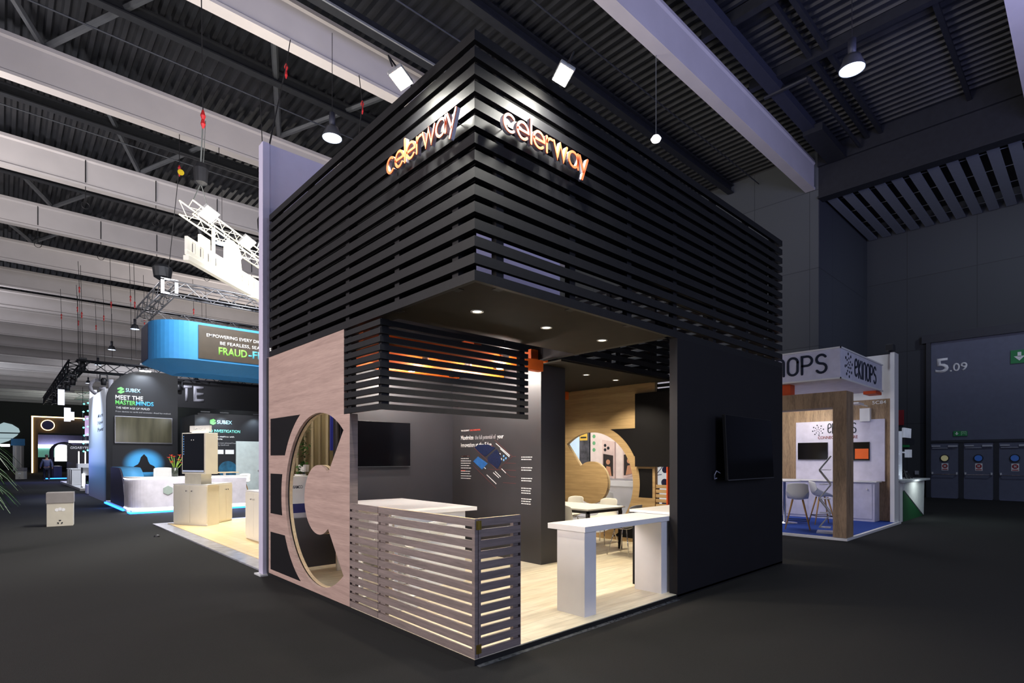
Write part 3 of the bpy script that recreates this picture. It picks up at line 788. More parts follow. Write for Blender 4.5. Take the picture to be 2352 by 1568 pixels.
# spotlights clipped inside
def clip(x, y, z, label, aim, pw=20):
    t = thing('clip_spotlight', label, 'spotlight', (x, y, z))
    MB().lathe([(.05, 0), (.055, .02), (.04, .09), (0, .1)], n=18, cap=False).build('shade', mat('lamp_white', '#dddddd', .4), t, True, False)
    MB().lathe([(0, -.001), (.048, -.001), (.048, .004), (0, .004)], n=18).build('bulb', mat('spot_bulb', '#ffffff', emit=14, ecol='#fffdf4'), t, False, False)
    MB().tube([(0, 0, .1), (0, 0, .32)], .008, 6).build('stem', DMET, t, False, False)
    lamp('clip_beam', 'POINT', (x, y, z-.06), None, pw, (1, .94, .86), .04)
clip(1.55, 2.96, 2.9, 'bright spotlight behind the bulkhead slats, left', (1.4, 3.1, 0)); clip(2.1, 1.96, 2.9, 'bright spotlight behind the bulkhead slats, right', (2.2, 1.9, 0))
clip(1.9, 3.85, 2.93, 'spotlight tucked close to the inner rear wall above the screen', None, 85); clip(2.72, 2.75, 2.93, 'spotlight tucked close to the top of the infographic wall', None, 45)
clip(2.27, 2.94, 2.92, 'bright spotlight behind the bulkhead slats, rear', (2.6, 3.3, .5))
t = bx
B('orange_rail', ORG, t, (.12, 3.08, 3.06, 3.18, 2.86, 3.0)); B('orange_rail', ORG, t, (.12, 3.08, 4.2, 4.32, 2.98, 3.12)); B('orange_rail', ORG, t, (.12, 2.86, 2.0, 2.1, 2.82, 2.97))
B('orange_rail', ORG, t, (.12, .24, 1.56, 4.2, 2.72, 2.82)); B('orange_rail', ORG, t, (1.7, 1.82, 2.1, 4.2, 3.0, 3.12))
B('orange_beam', ORG, bx, (2.72, 3.06, 2.1, 2.27, 2.985, 3.13))['label'] = 'orange beam end above the black storage block'
B('orange_beam', ORG, bx, (5.3, 5.9, 4.18, 4.4, 2.82, 2.98))['label'] = 'orange beam end above the far oak wall'

# ---- screens
def tv(M_, wd, h, label, thick=.06):
    t = thing('wall_screen', label, 'screen', M_.to_translation())
    MB().box(0, wd, 0, h, 0, thick*.7, bev=.006, M=M_).build('casing', FRM, t)
    MB().box(.008, wd-.008, .014, h-.008, thick*.7+.0005, thick*.7+.002, M=M_).build('display', SCR, t)
    MB().box(.004, wd-.004, .0, .008, thick*.7+.0005, thick*.7+.004, M=M_).build('lower_trim', mat('silver_trim', '#7c7d84', .3, .8), t)
    return t
tv(FY(1.0, 4.41, 1.475), 1.21, .71, 'large flat black screen on the inner rear wall above the white table')
TVM = Matrix.Translation(Vector((3.86, -.14, 1.33))) @ Matrix.Rotation(math.radians(0), 4, 'Z') @ frame((0, 0, 0), (1, .03, 0), (0, .05, 1))
t = tv(TVM, 1.5, .82, 'large glossy black screen tilted out from the plain black wall')
MB().box(4.4, 4.7, -.08, 0, 1.6, 1.9).build('wall_bracket', DMET, t)
MB().tube([(3.9, -.06, 1.42), (3.82, -.05, 1.45), (3.79, -.04, 1.40), (3.81, -.03, 1.35), (3.87, -.03, 1.36)], .006, 6).build('cable_loop', mat('pale_cable', '#8c8fa6', .4), t)

# ---- white furniture on the stand
t = thing('bar_counter', 'white console counter on two box legs at the right opening of the stand', 'counter', (2.3, .35, .05))
B('countertop', WHT, t, (1.46, 3.12, .105, .6, .885, .94), bev=.002)
B('box_leg', WHT, t, (1.495, 1.675, .14, .5, .05, .885)); B('box_leg', WHT, t, (2.87, 3.05, .14, .5, .05, .885))
t = thing('side_counter', 'white-topped counter behind the console, along the inside of the black wall', 'counter', (3.9, .4, .05))
B('countertop', WHT, t, (3.05, 5.6, .11, .7, .945, .975)); B('black_front', BPAN, t, (3.1, 5.55, .62, .66, .05, .945)); B('end_panel', BPAN, t, (3.06, 3.09, .62, .66, .05, .945))
# big white table
t = thing('high_table', 'large white table with panel legs behind the slatted screen', 'table', (1.2, 3.1, .05), -.05)
def loc(m, nm, *bx, mt=WHT, bev=0.):
    q = MB()
    for b_ in bx: q.box(*b_, bev=bev)
    return q.build(nm, mt, m, False, False)
loc(t, 'tabletop', (-.6, .6, -.97, .97, .9, .945), bev=.002); loc(t, 'panel_leg', (-.5, .5, -.85, -.8, 0, .9)); loc(t, 'panel_leg', (-.5, .5, .8, .85, 0, .9)); loc(t, 'stretcher', (-.03, .03, -.8, .8, .5, .8))
# meeting table
t = thing('meeting_table', 'white rectangular meeting table with black steel frame in the rear room', 'table', (4.72, 3.1, .05))
loc(t, 'tabletop', (-.5, .5, -.8, .8, .71, .735), bev=.004)
MB().box(-.46, .46, -.76, -.72, .66, .705).box(-.46, .46, .72, .76, .66, .705).box(-.46, -.42, -.76, .76, .66, .705).box(.42, .46, -.76, .76, .66, .705).build('frame', DMET, t, False, False)
for sx in (-1, 1):
    for sy in (-1, 1): MB().box(sx*.44-.025, sx*.44+.025, sy*.74-.025, sy*.74+.025, .0, .66).build('leg', DMET, t, False, False)

def shell(m, t, w_=.44, seat=.45, back=.82, arm=0.):
    """moulded seat shell: a curved sheet from front lip to top of back"""
    prof = [(-.22, seat-.02), (-.19, seat+.005), (-.1, seat), (.02, seat-.012), (.12, seat-.005), (.19, seat+.04), (.225, seat+.12), (.245, seat+.22), (.262, back-.06), (.27, back)]
    P = []
    for i, (y, z) in enumerate(prof):
        row = []; wf = w_/2*(1-.12*(i/9)**2) if i > 1 else w_/2*.93
        for j in range(9):
            s = j/4-1
            curl = .05*abs(s)**3*(1 if i > 1 else .3)
            if i <= 5: pz, py = z+curl+arm*abs(s)**4*max(0, (i-1)/4), y
            else: pz, py = z-.03*abs(s)**4*(i == 9), y-.07*abs(s)**3
            row.append((wf*s, py, pz))
        P.append(row)
    return MB().grid(P).build('seat_shell', m, t, True, False, .012, 1)
def chair(name, label, m=WPL, seatm=None, grp=None):
    t = thing(name, label, 'chair', (0, 0, 0), 0, grp); shell(m, t)
    for sx in (-1, 1):
        for sy in (-1, 1):
            MB().tube([(sx*.12, sy*.1, .435), (sx*.21, sy*.2-.0, .0)], .009, 8).build('leg', CHR, t, True, False)
    MB().tube([(-.15, -.12, .43), (.15, -.12, .43), (.15, .12, .43), (-.15, .12, .43), (-.15, -.12, .43)], .008, 6).build('seat_frame', CHR, t, True, False)
    return t
c0 = chair('shell_chair', 'white moulded chair behind the meeting table, left of two by the far oak wall')
c0.location = (5.42, 3.75, .05); c0.rotation_euler[2] = -PI/2
dup(c0, (5.42, 2.95, .05), -PI/2, 'white moulded chair behind the meeting table, right of two by the far oak wall')
dup(c0, (4.1, 3.25, .05), PI/2, 'white moulded chair on the near side of the meeting table, left')
dup(c0, (4.12, 2.6, .05), PI/2, 'white moulded chair on the near side of the meeting table, right')
c1 = chair('shell_chair', 'grey moulded chair at the right end of the meeting table', mat('grey_plastic', '#8e9098', .4)); c1.location = (4.75, 1.98, .05); c1.rotation_euler[2] = PI+.1
c2 = chair('shell_chair', 'orange moulded chair half hidden behind the black storage block', mat('orange_plastic', '#cc4a14', .4)); c2.location = (4.0, 3.75, .05); c2.rotation_euler[2] = .7
# swivel stools around the big white table (white shell, pedestal foot)
def pedestal(label):
    t = thing('bar_stool', label, 'stool', (0, 0, 0), 0); shell(WPL, t, .42, .6, .84)
    MB().lathe([(.2, 0), (.2, .012), (.05, .03), (.03, .05), (.03, .58), (0, .58)], n=24).build('pedestal', mat('white_metal', '#d8d6d2', .3, .2), t, True, False)
    MB().tube([(.16*math.cos(a), .16*math.sin(a)-.06, .25) for a in [2*PI*k/16 for k in range(17)]], .009, 6).build('footrest', CHR, t, True, False)
    return t
s0 = pedestal('white bar stool at the near right corner of the big white table'); s0.location = (1.1, 2.3, .03); s0.rotation_euler[2] = PI
dup(s0, (.35, 2.5, .05), PI/2, 'white bar stool behind the narrow slatted section, near the feature wall')
dup(s0, (.42, 1.75, .05), PI/2+.3, 'white bar stool behind the middle of the slatted screen')
dup(s0, (.75, 2.15, .05), PI-.2, 'white bar stool at the near end of the big white table')
dup(s0, (1.5, 3.2, .03), -PI/2, 'white bar stool on the far side of the big white table')


# ---- made-up set standing in for a mirror reflection in the C opening
t = thing('backdrop_curtain', 'beige pleated curtain, reflection built behind the front C-shaped opening', 'curtain', (1.4, 6.3, 0))
P = []
for i in range(90):
    x = .75+2.1*i/89; P.append([(x, 6.3+.05*math.sin(i*1.1)+.02*math.sin(i*2.7), z) for z in (0.0, 1.2, 2.4, 3.6)])
MB().grid(P).build('drape', mat('beige_curtain', '#96896c', .85, var=.2, scale=3, stretch=(6, 1, .4)), t, True)
t = thing('reception_counter', 'white counter with mirrored dark lettering and navy base band, reflection built behind front C opening', 'counter', (.6, 5.1, 0))
B('panel', mat('panel_white', '#d6d6cf', .5), t, (.40, .98, 5.02, 5.5, .0, 1.33)); B('base_band', mat('navy_band', '#23265e', .5), t, (.39, .98, 5.01, 5.02, .78, .92)); B('step', GREYL, t, (.38, 1.0, 5.0, 5.02, .70, .78))
Mm = frame((.70, 5.015, 1.17), (-1, 0, 0), (0, 0, 1))
text('lettering', 'COMARCH', frame((.50, 5.018, 1.15), (1, 0, 0), (0, 0, 1)) @ Matrix.Translation((.2, 0, 0)) @ Matrix.Scale(-1, 4, (1, 0, 0)), NAVY, t, .05, .2, -.004, .02)
for i, (x, y, z0, h) in enumerate([(.62, 5.9, 1.35, .85), (1.12, 6.0, 1.5, .95), (.88, 5.55, 1.33, .18)]):
    t = thing('potted_plant', ['trailing green plant against the beige curtain, left', 'tall dark green plant against the beige curtain', 'small green plant in a white pot on the white counter panel'][i], 'plant', (x, y, z0))
    r = random.Random(i+3); q = MB()
    for k in range(160 if i < 2 else 40):
        a = r.random()*6.28; rr = .13*r.random()*(1 if i < 2 else .6); zz = z0+h*(r.random()); p = Vector((x+rr*math.cos(a), y+rr*math.sin(a), zz))
        d = Vector((r.uniform(-1, 1), r.uniform(-1, 1), r.uniform(-.6, .6))).normalized()*.05; s_ = d.cross(Vector((0, 0, 1))).normalized()*.018
        vs = [q.b.verts.new(v) for v in (p-d, p+s_, p+d, p-s_)]; q.b.faces.new(vs)
    q.build('foliage', LEAF, t)
    MB().lathe([(.06, 0), (.08, .0), (.09, .12), (0, .12)], c=(x, y, z0-.12 if i < 2 else z0-.1), n=16).build('pot', WHT, t)
    if i < 2: MB().tube([(x, y, 0), (x, y, z0)], .02, 6).build('stem', DMET, t)
tag(B('hanging_banner', mat('royal_blue', '#26308f', .5), None, (1.60, 1.73, 6.0, 6.03, 1.75, 2.9)), 'royal blue banner at the right of the curtain, reflection built behind the C opening', 'banner')
lamp('reflection_set_light', 'SPOT', (.9, 5.0, 3.4), (1.0, 6.2, 1.4), 60, (1, .88, .68), .1, 100, .7)

# ---- tall white wall behind the black stand
t = thing('white_backing_wall', 'very tall white stand wall rising behind the black slatted canopy', 'wall panel', (0, 4.6, 0))
B('wall_panel', WFAB, t, (-.05, .04, 4.52, 4.68, 0, 5.95), (.04, 1.3, 4.54, 4.68, 3.2, 5.95), (1.3, 6.03, 4.54, 4.68, 0, 5.95), (.04, 1.3, 4.54, 4.68, 0, .7))
B('base_foot', GREYL, t, (-.1, .04, 4.47, 4.72, 0, .02))

# ================================================================ STANDS ON THE LEFT
# -- pale-floored stand right behind the black one
t = thing('stand_platform', 'light wooden floor of the stand behind the black stand, with a silver border', 'platform', (0, 8, 0))
B('floorboards', FLOORN, t, (.3, 7, 4.7, 12.2, .0, .03)); B('border_strip', mat('silver_border', '#a9abb6', .25, .3, var=.2), t, (.03, .3, 4.7, 12.45, 0, .022), (.3, 7, 12.2, 12.45, 0, .022))
def cab(pts, h, label, z0=.03):
    c = (sum(p[0] for p in pts)/4, sum(p[1] for p in pts)/4, z0); t = thing('storage_cabinet', label, 'cabinet', c)
    MB().prism(pts, z0, h-.022, 'z').build('cabinet_body', CREAM, t)
    ex = [((p[0]-c[0])*1.03+c[0], (p[1]-c[1])*1.03+c[1]) for p in pts]; MB().prism(ex, h-.022, h, 'z').build('cabinet_top', WHT, t)
    a, b_ = Vector(pts[0]), Vector(pts[1]); d = (b_-a); nv = Vector((d.y, -d.x)).normalized(); nv = nv if nv.dot(a-Vector(c[:2])) > 0 else -nv
    for k in (0, 1):
        p = a+d*(.01+.495*k)+nv*.003; q = a+d*(.495+.495*k)+nv*.003
        dr = MB().prism([(p.x, p.y), (q.x, q.y), (q.x+nv.x*.014, q.y+nv.y*.014), (p.x+nv.x*.014, p.y+nv.y*.014)], z0+.06, h-.04, 'z').build('door', CREAM, t)
        kx = a+d*(.42 if k == 0 else .58)+nv*.02
        MB().tube([(kx.x, kx.y, h-.16), (kx.x+nv.x*.03, kx.y+nv.y*.03, h-.16)], .016, 8).build('knob', CHR, dr)
    return t
cab([(.373, 11.92), (.856, 10.90), (1.171, 11.18), (.80, 12.3)], 1.0, 'white two-door cabinet carrying the demo kiosk')
cab([(1.23, 11.42), (1.648, 11.86), (1.5, 12.15), (.95, 12.1)], 1.0, 'white cabinet wedged behind the kiosk cabinet')
cab([(.90, 8.30), (.905, 7.35), (1.6, 7.35), (1.6, 8.3)], .98, 'white two-door cabinet at the edge of the tall white wall')
kd = Vector((.856-.373, 10.90-11.92)).normalized(); kn = Vector((kd.y, -kd.x))
kn = kn if kn.y < 0 or kn.x < 0 else -kn
ko = Vector((.52, 11.74)); Mk = frame((ko.x, ko.y, 1.0), (kd.x, kd.y, 0), (0, 0, 1))
t = thing('demo_kiosk', 'cream kiosk with a tall dark screen and a small name board on top', 'kiosk', (ko.x, ko.y, 1.0))
MB().box(.08, .62, 0, .24, -.28, .0, M=Mk).build('pedestal', mat('frosted_white', '#dcd8c6', .3), t)
MB().box(-.02, .76, .24, 1.22, -.34, .0, M=Mk, bev=.008).build('kiosk_body', CREAM, t)
MB().box(.02, .72, .28, 1.2, .001, .012, M=Mk).build('screen', SCR, t)
MB().box(.02, .72, .29, .33, .0121, .014, M=Mk).build('task_bar', mat('task_bar', '#a9b4cc', .4, emit=.5), t)
q = MB()
for k in range(8): q.box(.045, .07, 1.12-k*.06, 1.15-k*.06, .0121, .0135, M=Mk)
q.build('screen_icons', mat('icon_blue', '#5c8fc8', .4, emit=.5), t)
text('screen_text', '• •', Mk @ Matrix.Translation((.3, 1.02, .0125)), WTXT, t, .06, .1, .001, .03)
bd = MB().box(.04, .70, 1.25, 1.40, -.22, -.16, M=Mk).box(.1, .6, 1.22, 1.25, -.22, -.16, M=Mk).build('name_board', WHT, t)
text('board_lettering', 'iSIM/SGP.32', Mk @ Matrix.Translation((.37, 1.3, -.1595)), GRT, bd, .06, .42, .001, .01, 'CENTER')

# -- bright logo sign hung from a short truss
TA = Vector((.15, 9.7, 6.85)); TD = Vector((.72, .70, 0)).normalized(); TB = TA+TD*3.9
t = thing('logo_truss', 'short bright lattice truss with two floodlights hanging left of the tall white wall', 'truss', tuple(TA))
truss('truss_beam', TA, TB, .29, mat('lit_aluminium', '#e6e2cf', .4, .3), t, .3, .018)
sd = Vector((TD.y, -TD.x, 0))
for k, u in enumerate((.75, 2.35)):
    p = TA+TD*u+Vector((0, 0, .2))
    fl = MB().box(-.24, .24, -.15, .15, 0, .06, bev=.01); 
    Mf = aimM(p-sd*0.0+Vector((0, 0, .02)), p+sd*(-.9)*-1+Vector((0, 0, -1.0)))
    for v in fl.b.verts: v.co = Mf @ v.co
    f_ = fl.build('floodlight', mat('light_grey_metal', '#a6a8ac'), t)
    MB().box(-.22, .22, -.13, .13, .0601, .064, M=Mf).build('lamp_glass', mat('floodlight_glass', '#ffffff'), f_)
lamp('truss_flood', 'SPOT', tuple(TA+TD*1.5+Vector((0, 0, -.3))), (1.4, 10.4, 0), 4200, (1, .97, .9), .3, 110, .7)
lamp('truss_flood', 'AREA', tuple(TA+TD*1.6+sd*.9+Vector((0, 0, .2))), tuple(TA+TD*1.6+Vector((0, 0, -.8))), 35, (1, .97, .88), 1.6, sizey=.4)
Ms = frame(tuple(TA+TD*.0+Vector((0, 0, -1.10))), tuple(TD), (0, 0, 1))
t2 = thing('hanging_logo', 'brightly lit white cut-out skyline logo hanging under the short truss', 'sign', tuple(TA+Vector((0, 0, -1.1))))
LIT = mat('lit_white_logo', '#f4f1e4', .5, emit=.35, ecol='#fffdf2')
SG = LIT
MB().box(0, 3.9, 0, .1, -.06, .06, M=Ms).build('base_bar', SG, t2)
q = MB().box(0, 3.8, .12, .22, -.03, .03, M=Ms).box(0, 3.7, .44, .5, -.03, .03, M=Ms)
for k in range(14): q.box(k*.28, k*.28+.15, .2, .46, -.03, .03, M=Ms)
q.build('window_row', SG, t2)
MB().box(.45, .8, .5, .72, -.03, .03, M=Ms).build('silhouette', SG, t2); q = MB(); q.prism([(1.42, .5), (1.42, .9), (1.55, 1.05), (1.75, 1.08), (2.0, .98), (2.12, .8), (2.05, .74), (2.1, .5)], -.03, .03, 'z', M=Ms); q.build('silhouette', SG, t2)
B_ = MB()
for u in (.95, 3.45): B_.box(u, u+.09, .1, 1.05, -.035, .0, M=Ms)
B_.build('upright', mat('lit_aluminium', '#e6e2cf'), t2)

# -- chain hoists and rigging cables
def hoist(top, mid, bot, label, legs=None):
    t = thing('chain_hoist', label, 'hoist', bot)
    MB().tube([top, mid], .012, 5).build('steel_rope', CABLE, t)
    MB().lathe([(.02, -.28), (.05, -.2), (.03, -.1), (.055, -.02), (.02, .1), (0, .12)], c=mid, n=8).build('hook', REDSH, t)
    MB().tube([mid, (bot[0], bot[1], bot[2]+.9)], .016, 5).tube([(mid[0]+.05, mid[1], mid[2]-.1), (bot[0]+.05, bot[1], bot[2]+.9)], .008, 4).build('chain', WIRE, t)
    MB().lathe([(.04, .45), (.13, .5), (.15, .8), (.1, .92), (0, .95)], c=bot, n=12).build('motor', DMET, t)
    MB().tube([(bot[0], bot[1], bot[2]+.5), (bot[0]-.18, bot[1]-.1, bot[2])], .01, 4).tube([(bot[0], bot[1], bot[2]+.5), (bot[0]+.18, bot[1]+.1, bot[2])], .01, 4).build('sling', WIRE, t)
hoist((.47, 9.85, 11.6), (.51, 9.87, 9.0), tuple(TA+TD*.5+Vector((0, 0, .25))), 'chain hoist holding the near end of the bright short truss')
e = TA+TD*3.2+Vector((0, 0, .3)); hoist((e.x-.1, e.y, 11.6), (e.x, e.y, 9.6), tuple(e), 'chain hoist holding the far end of the bright short truss by the tall white wall')
def rig(pts, label, grp=None, hook=True, name='rigging_cable'):
    t = thing(name, label, 'cable', pts[-1], 0, grp)
    MB().tube(pts, .011, 5, False).build('steel_rope', CABLE, t)
    if hook:
        m_ = pts[1] if len(pts) > 2 else pts[-1]
        MB().lathe([(.01, -.3), (.035, -.22), (.02, -.12), (.045, -.04), (.015, .04)], c=m_, n=8).build('shackle', REDSH, t)
rig([(2.38, 9.88, 11.6), (2.1, 9.4, 10.6), (.06, 4.6, 5.95)], 'steel rope with red shackle running down to the corner of the tall white wall')
rig([(4.16, 9.88, 11.6), (4.0, 9.4, 10.6), (1.35, 4.6, 5.95)], 'steel rope with red shackle running down behind the left top edge of the canopy')
rig([(2.45, 16.0, 11.6), (2.45, 16.0, 11.2)], 'short black rope end hanging under a beam above the bright short truss', None, False)
tag(MB().tube([(-1.45, 3.0, 13.0), (.9, .9, 13)], .01, 5).build('roof_wire', CABLE), 'thin wire under the roof above the canopy corner', 'cable')
rig([(1.35, 16.05, 11.6), (1.35, 16.05, 10.6), (1.4, 17.9, 7.7)], 'dark hoist rope with yellow tag dropping to the corner of the square truss')
MB().lathe([(.09, -.01), (.09, .01), (0, .01)], n=14, M=frame((1.37, 15.95, 10.4), (1, 0, 0), (0, 0, 1))).build('yellow_tag', mat('tag_yellow', '#c9ae1e', .5), bpy.data.objects[bpy.data.objects[-1].name] if False else [o for o in bpy.data.objects if o.get('label', '').startswith('dark hoist rope')][0])
r = random.Random(5)
for k in range(16):
    x = -.4+.55*k*.9+r.uniform(-.1, .1); y = r.uniform(29, 33) if k % 2 else r.uniform(34, 40)
    if k % 3 == 0: x *= .3
    top = 11.6; zb = 6.6
    rig([(x, y, top), (x+.05, y, r.uniform(9, 10.4)), (x+.1, y, zb)], 'thin dark rigging cable dropping from the beams to the long dark truss', 'rigging cables over the long dark truss')
for k in range(9):
    x = -1.5+1.1*k; y = 22.1 if k % 2 else 28.15
    tag(MB().tube([(x, y, 11.75), (x, y, 12.6)], .018, 5).tube([(x, y, 11.6), (x, y, 11.0)], .012, 4).tube([(x+.12*math.cos(a), y, 10.9+.12*math.sin(a)) for a in [2*PI*j/12 for j in range(13)]], .012, 4).build('hanging_strap', CABLE),
        'black strap with a coiled loop wrapped around a distant white beam', 'strap', 'coiled straps on the distant beams')

# -- blue hanging ring sign
t = thing('hanging_ring_sign', 'large blue hanging sign with rounded corner and dark slogan screen', 'hanging sign', (1.0, 15.5, 4.35))
def bend(x0, yf, r, yb, x1, n=12):
    pts = [(x1, yf)]+[(x0+r-r*math.sin(a), yf+r-r*math.cos(a)) for a in [PI/2*k/n for k in range(n+1)]]+[(x0, yb)]
    return pts
ou = bend(.62, 15.5, 1.0, 17.6, 9)
mb = MB(); mb.grid([[(p[0], p[1], z) for z in (4.62, 5.78)] for p in ou]); mb.grid([[(p[0]+.02, p[1]+.03, z) for z in (4.62, 5.78)] for p in ou])
mb.build('fascia', BLU, t, False)
inn = bend(1.45, 16.4, .6, 17.6, 9)
mb = MB(); mb.grid([[(a[0], a[1], 4.62), (b_[0], b_[1], 4.35)] for a, b_ in zip(ou, inn)]); mb.prism([(p[0], p[1]) for p in inn]+[(9, 17.6)], 4.345, 4.35, 'z'); mb.build('underside', BLU, t)
MB().box(1.74, 9, 15.47, 15.5, 4.68, 5.70).build('screen', mat('brown_grey_screen', '#4c4338', .35), t)
MB().box(.60, .62, 16.55, 17.55, 4.66, 5.74).build('side_screen', mat('slate_screen', '#3c3f5c', .4), t)
Mb = FY(1.96, 15.468, 5.37)
text('slogan', 'EMPOWERING EVERY DIGITAL JOURNEY TO', Mb, WTXT, t, .105, 2.75, .003, .03)
text('slogan', 'BE FEARLESS, SEAMLESS, AND', FY(2.34, 15.468, 5.17), WTXT, t, .105, 2.05, .003, .03)
text('headline', 'FRAUD', FY(2.30, 15.468, 4.86), mat('lettering_lime', '#8ccf5a', .5, emit=.25), t, .24, .84, .003, .06)
text('headline', '-FREE', FY(3.18, 15.468, 4.86), mat('lettering_cyan', '#5cc4d8', .5, emit=.25), t, .24, .84, .003, .06)
lamp('blue_sign_light', 'AREA', (2.5, 12.5, 8.2), (2.5, 15.5, 5), 520, (.95, .97, 1), 2.5)
# square truss above it
t = thing('square_truss', 'large square aluminium lattice truss above the blue hanging sign', 'truss', (1.5, 18, 7.3))
for nm, a, b_ in (('truss_side', (1.45, 18.1, 7.35), (8, 18.1, 7.35)), ('truss_side', (1.45, 18.3, 7.35), (1.45, 22.6, 7.35)), ('truss_side', (1.45, 22.8, 7.35), (8, 22.8, 7.35))):
    truss(nm, a, b_, .42, ALU, t, .45, .03)
B('corner_block', ALU, t, (1.2, 1.3, 17.9, 18.0, 7.14, 7.6), (1.6, 1.7, 17.9, 18.0, 7.14, 7.6), (1.2, 1.7, 17.9, 18.0, 7.1, 7.16), (1.2, 1.7, 17.9, 18.0, 7.56, 7.62))
MB().lathe([(.1, 0), (.26, .1), (.3, .4), (.2, .5), (0, .52)], c=(1.3, 18.2, 7.6), n=12).build('motor', DMET, t)

# -- SUBEX stand
DKP = mat('dark_blue_print', '#13141b', .55, var=.15, scale=2)
t = thing('stand_platform', 'low white platform edged with a blue light strip under the curved white desk', 'platform', (1, 18, 0))
B('deck', WHT, t, (.1, 4.3, 15.85, 21.2, 0, .1))
B('light_strip', LEDB, t, (.06, 4.3, 15.8, 15.848, .0, .05), (.05, .098, 17.1, 21.2, .0, .05), (.05, .098, 15.848, 16.3, .0, .05))
lamp('strip_glow', 'AREA', (1.8, 15.6, .25), (1.6, 14.9, 0), 26, (.15, .3, 1), 2.8, sizey=.1); lamp('strip_glow', 'AREA', (-.1, 18.8, .25), (-.7, 18.8, 0), 22, (.15, .3, 1), .1, sizey=3.5)
t = thing('presentation_wall', 'tall dark printed wall with rounded corner and a wall screen, behind the curved desk', 'wall panel', (.13, 21.3, .1))
pts = [(.13, .1), (2.38, .1), (2.38, 4.9)]+[(1.3-1.17*math.sin(a), 3.73+1.17*math.cos(a)) for a in [PI/2*k/12 for k in range(13)]]
MB().prism(pts, 21.27, 21.42, 'y').build('wall_board', DKP, t)
L = lambda s, x, z, h, wd, m, b_=.02: text('wall_lettering', s, FY(x, 21.268, z), m, t, h, wd, .004, b_)
GT = mat('lettering_green', '#6fcf6a', .5, emit=.3); CT = mat('lettering_sky', '#4fb2e6', .5, emit=.3)
L('SUBEX', .70, 4.08, .14, .46, mat('lettering_pale_cyan', '#a8dcf0', .5, emit=.3), .03)
MB().prism([(.45, 4.05), (.55, 4.0), (.66, 4.06), (.66, 4.12), (.55, 4.08), (.66, 4.18), (.56, 4.25), (.45, 4.19), (.45, 4.14), (.56, 4.16)], 21.262, 21.268, 'y').build('wall_logo', GT, t)
L('MEET THE', .39, 3.78, .17, .85, WTXT, .05); L('MASTER', .39, 3.60, .16, .62, GT, .05); L('MINDS', 1.02, 3.60, .16, .56, CT, .05)
L('THE NEW AGE OF FRAUD', .40, 3.44, .08, 1.05, WTXT, .01); L('From devices to cards and accounts—fraud has evolved.', .40, 3.32, .055, 1.75, GRT, 0)
d = MB().box(.36, 2.19, 21.19, 21.268, 2.17, 3.17, bev=.01).build('wall_screen', mat('silver_trim', '#7c7d84'), t)
MB().box(.39, 2.16, 21.18, 21.189, 2.22, 3.14).build('display', mat('reflective_screen', '#5a5744', .2, var=.5, scale=1.1, stretch=(2.5, 1, .3)), d)
hood = [(.85, 1.1), (.95, 1.32), (1.08, 1.4), (1.13, 1.5), (1.17, 1.66), (1.27, 1.78), (1.37, 1.66), (1.41, 1.5), (1.46, 1.4), (1.6, 1.32), (1.7, 1.1)]
GLOW = bpy.data.materials.new('printed_blue_halo'); GLOW.use_nodes = True; nt = GLOW.node_tree; b = nt.nodes['Principled BSDF']
tc = nt.nodes.new('ShaderNodeTexCoord'); mp = nt.nodes.new('ShaderNodeMapping'); gr = nt.nodes.new('ShaderNodeTexGradient'); gr.gradient_type = 'SPHERICAL'
mp.inputs['Location'].default_value = (-(1.27-.13)/.72, 0, -(1.42-.1)/.62); mp.inputs['Scale'].default_value = (1/.72, 0, 1/.62); 
nt.links.new(tc.outputs['Object'], mp.inputs[0]); nt.links.new(mp.outputs[0], gr.inputs[0]); rr = nt.nodes.new('ShaderNodeValToRGB')
rr.color_ramp.elements[0].color = (*lin('#13141b'), 1); rr.color_ramp.elements[1].color = (*lin('#4db4f5'), 1); rr.color_ramp.elements[1].position = .55; rr.color_ramp.interpolation = 'EASE'; nt.links.new(rr.outputs[0], b.inputs['Emission Color']); b.inputs['Emission Strength'].default_value = .35
nt.links.new(gr.outputs[0], rr.inputs[0]); nt.links.new(rr.outputs[0], b.inputs['Base Color'])
MB().prism([(.3, .9), (2.2, .9), (2.2, 2.1), (.3, 2.1)], 21.264, 21.268, 'y').build('halo_print', GLOW, t)
MB().prism(hood, 21.258, 21.263, 'y').build('hooded_figure_print', mat('print_black', '#101018', .6), t)
MB().box(1.1, 1.45, 21.0, 21.1, 4.86, 4.9).build('spot_bar', GLW, t)
lamp('wall_washer', 'SPOT', (1.25, 20.7, 5.0), (1.2, 21.3, 4.0), 160, (.8, .9, 1), .05, 95, .8)
lamp('wall_washer', 'AREA', (1.2, 19.0, 4.6), (1.2, 21.3, 2.0), 22, (.85, .9, 1), 1.2)
# curved desk
t = thing('reception_desk', 'curved white reception desk with glowing rims and a grey hexagon logo', 'desk', (1, 16, .1))
dp = [(3.2, 15.75)]+[(.55-.5*math.sin(a), 16.25-.5*math.cos(a)) for a in [PI/2*k/10 for k in range(11)]]+[(.05, 16.8), (.35, 16.9), (.55, 16.4), (3.2, 16.35)]
def off(P, k): c = Vector((1.6, 16.3)); return [((p[0]-c.x)*k+c.x, (p[1]-c.y)*k+c.y) for p in P]
MB().prism(dp, .16, 1.0, 'z').build('desk_body', mat('desk_white', '#e4e0ea', .35), t)
MB().prism(off(dp, 1.02), 1.03, 1.06, 'z').build('desktop', WHT, t); MB().prism(off(dp, 1.012), 1.0, 1.03, 'z').build('light_rim', LEDW, t); MB().prism(off(dp, 1.008), .12, .158, 'z').build('light_rim', LEDW, t)
hx = [(.99+.14*math.cos(PI/3*k+PI/6), .66+.14*math.sin(PI/3*k+PI/6)) for k in range(6)]
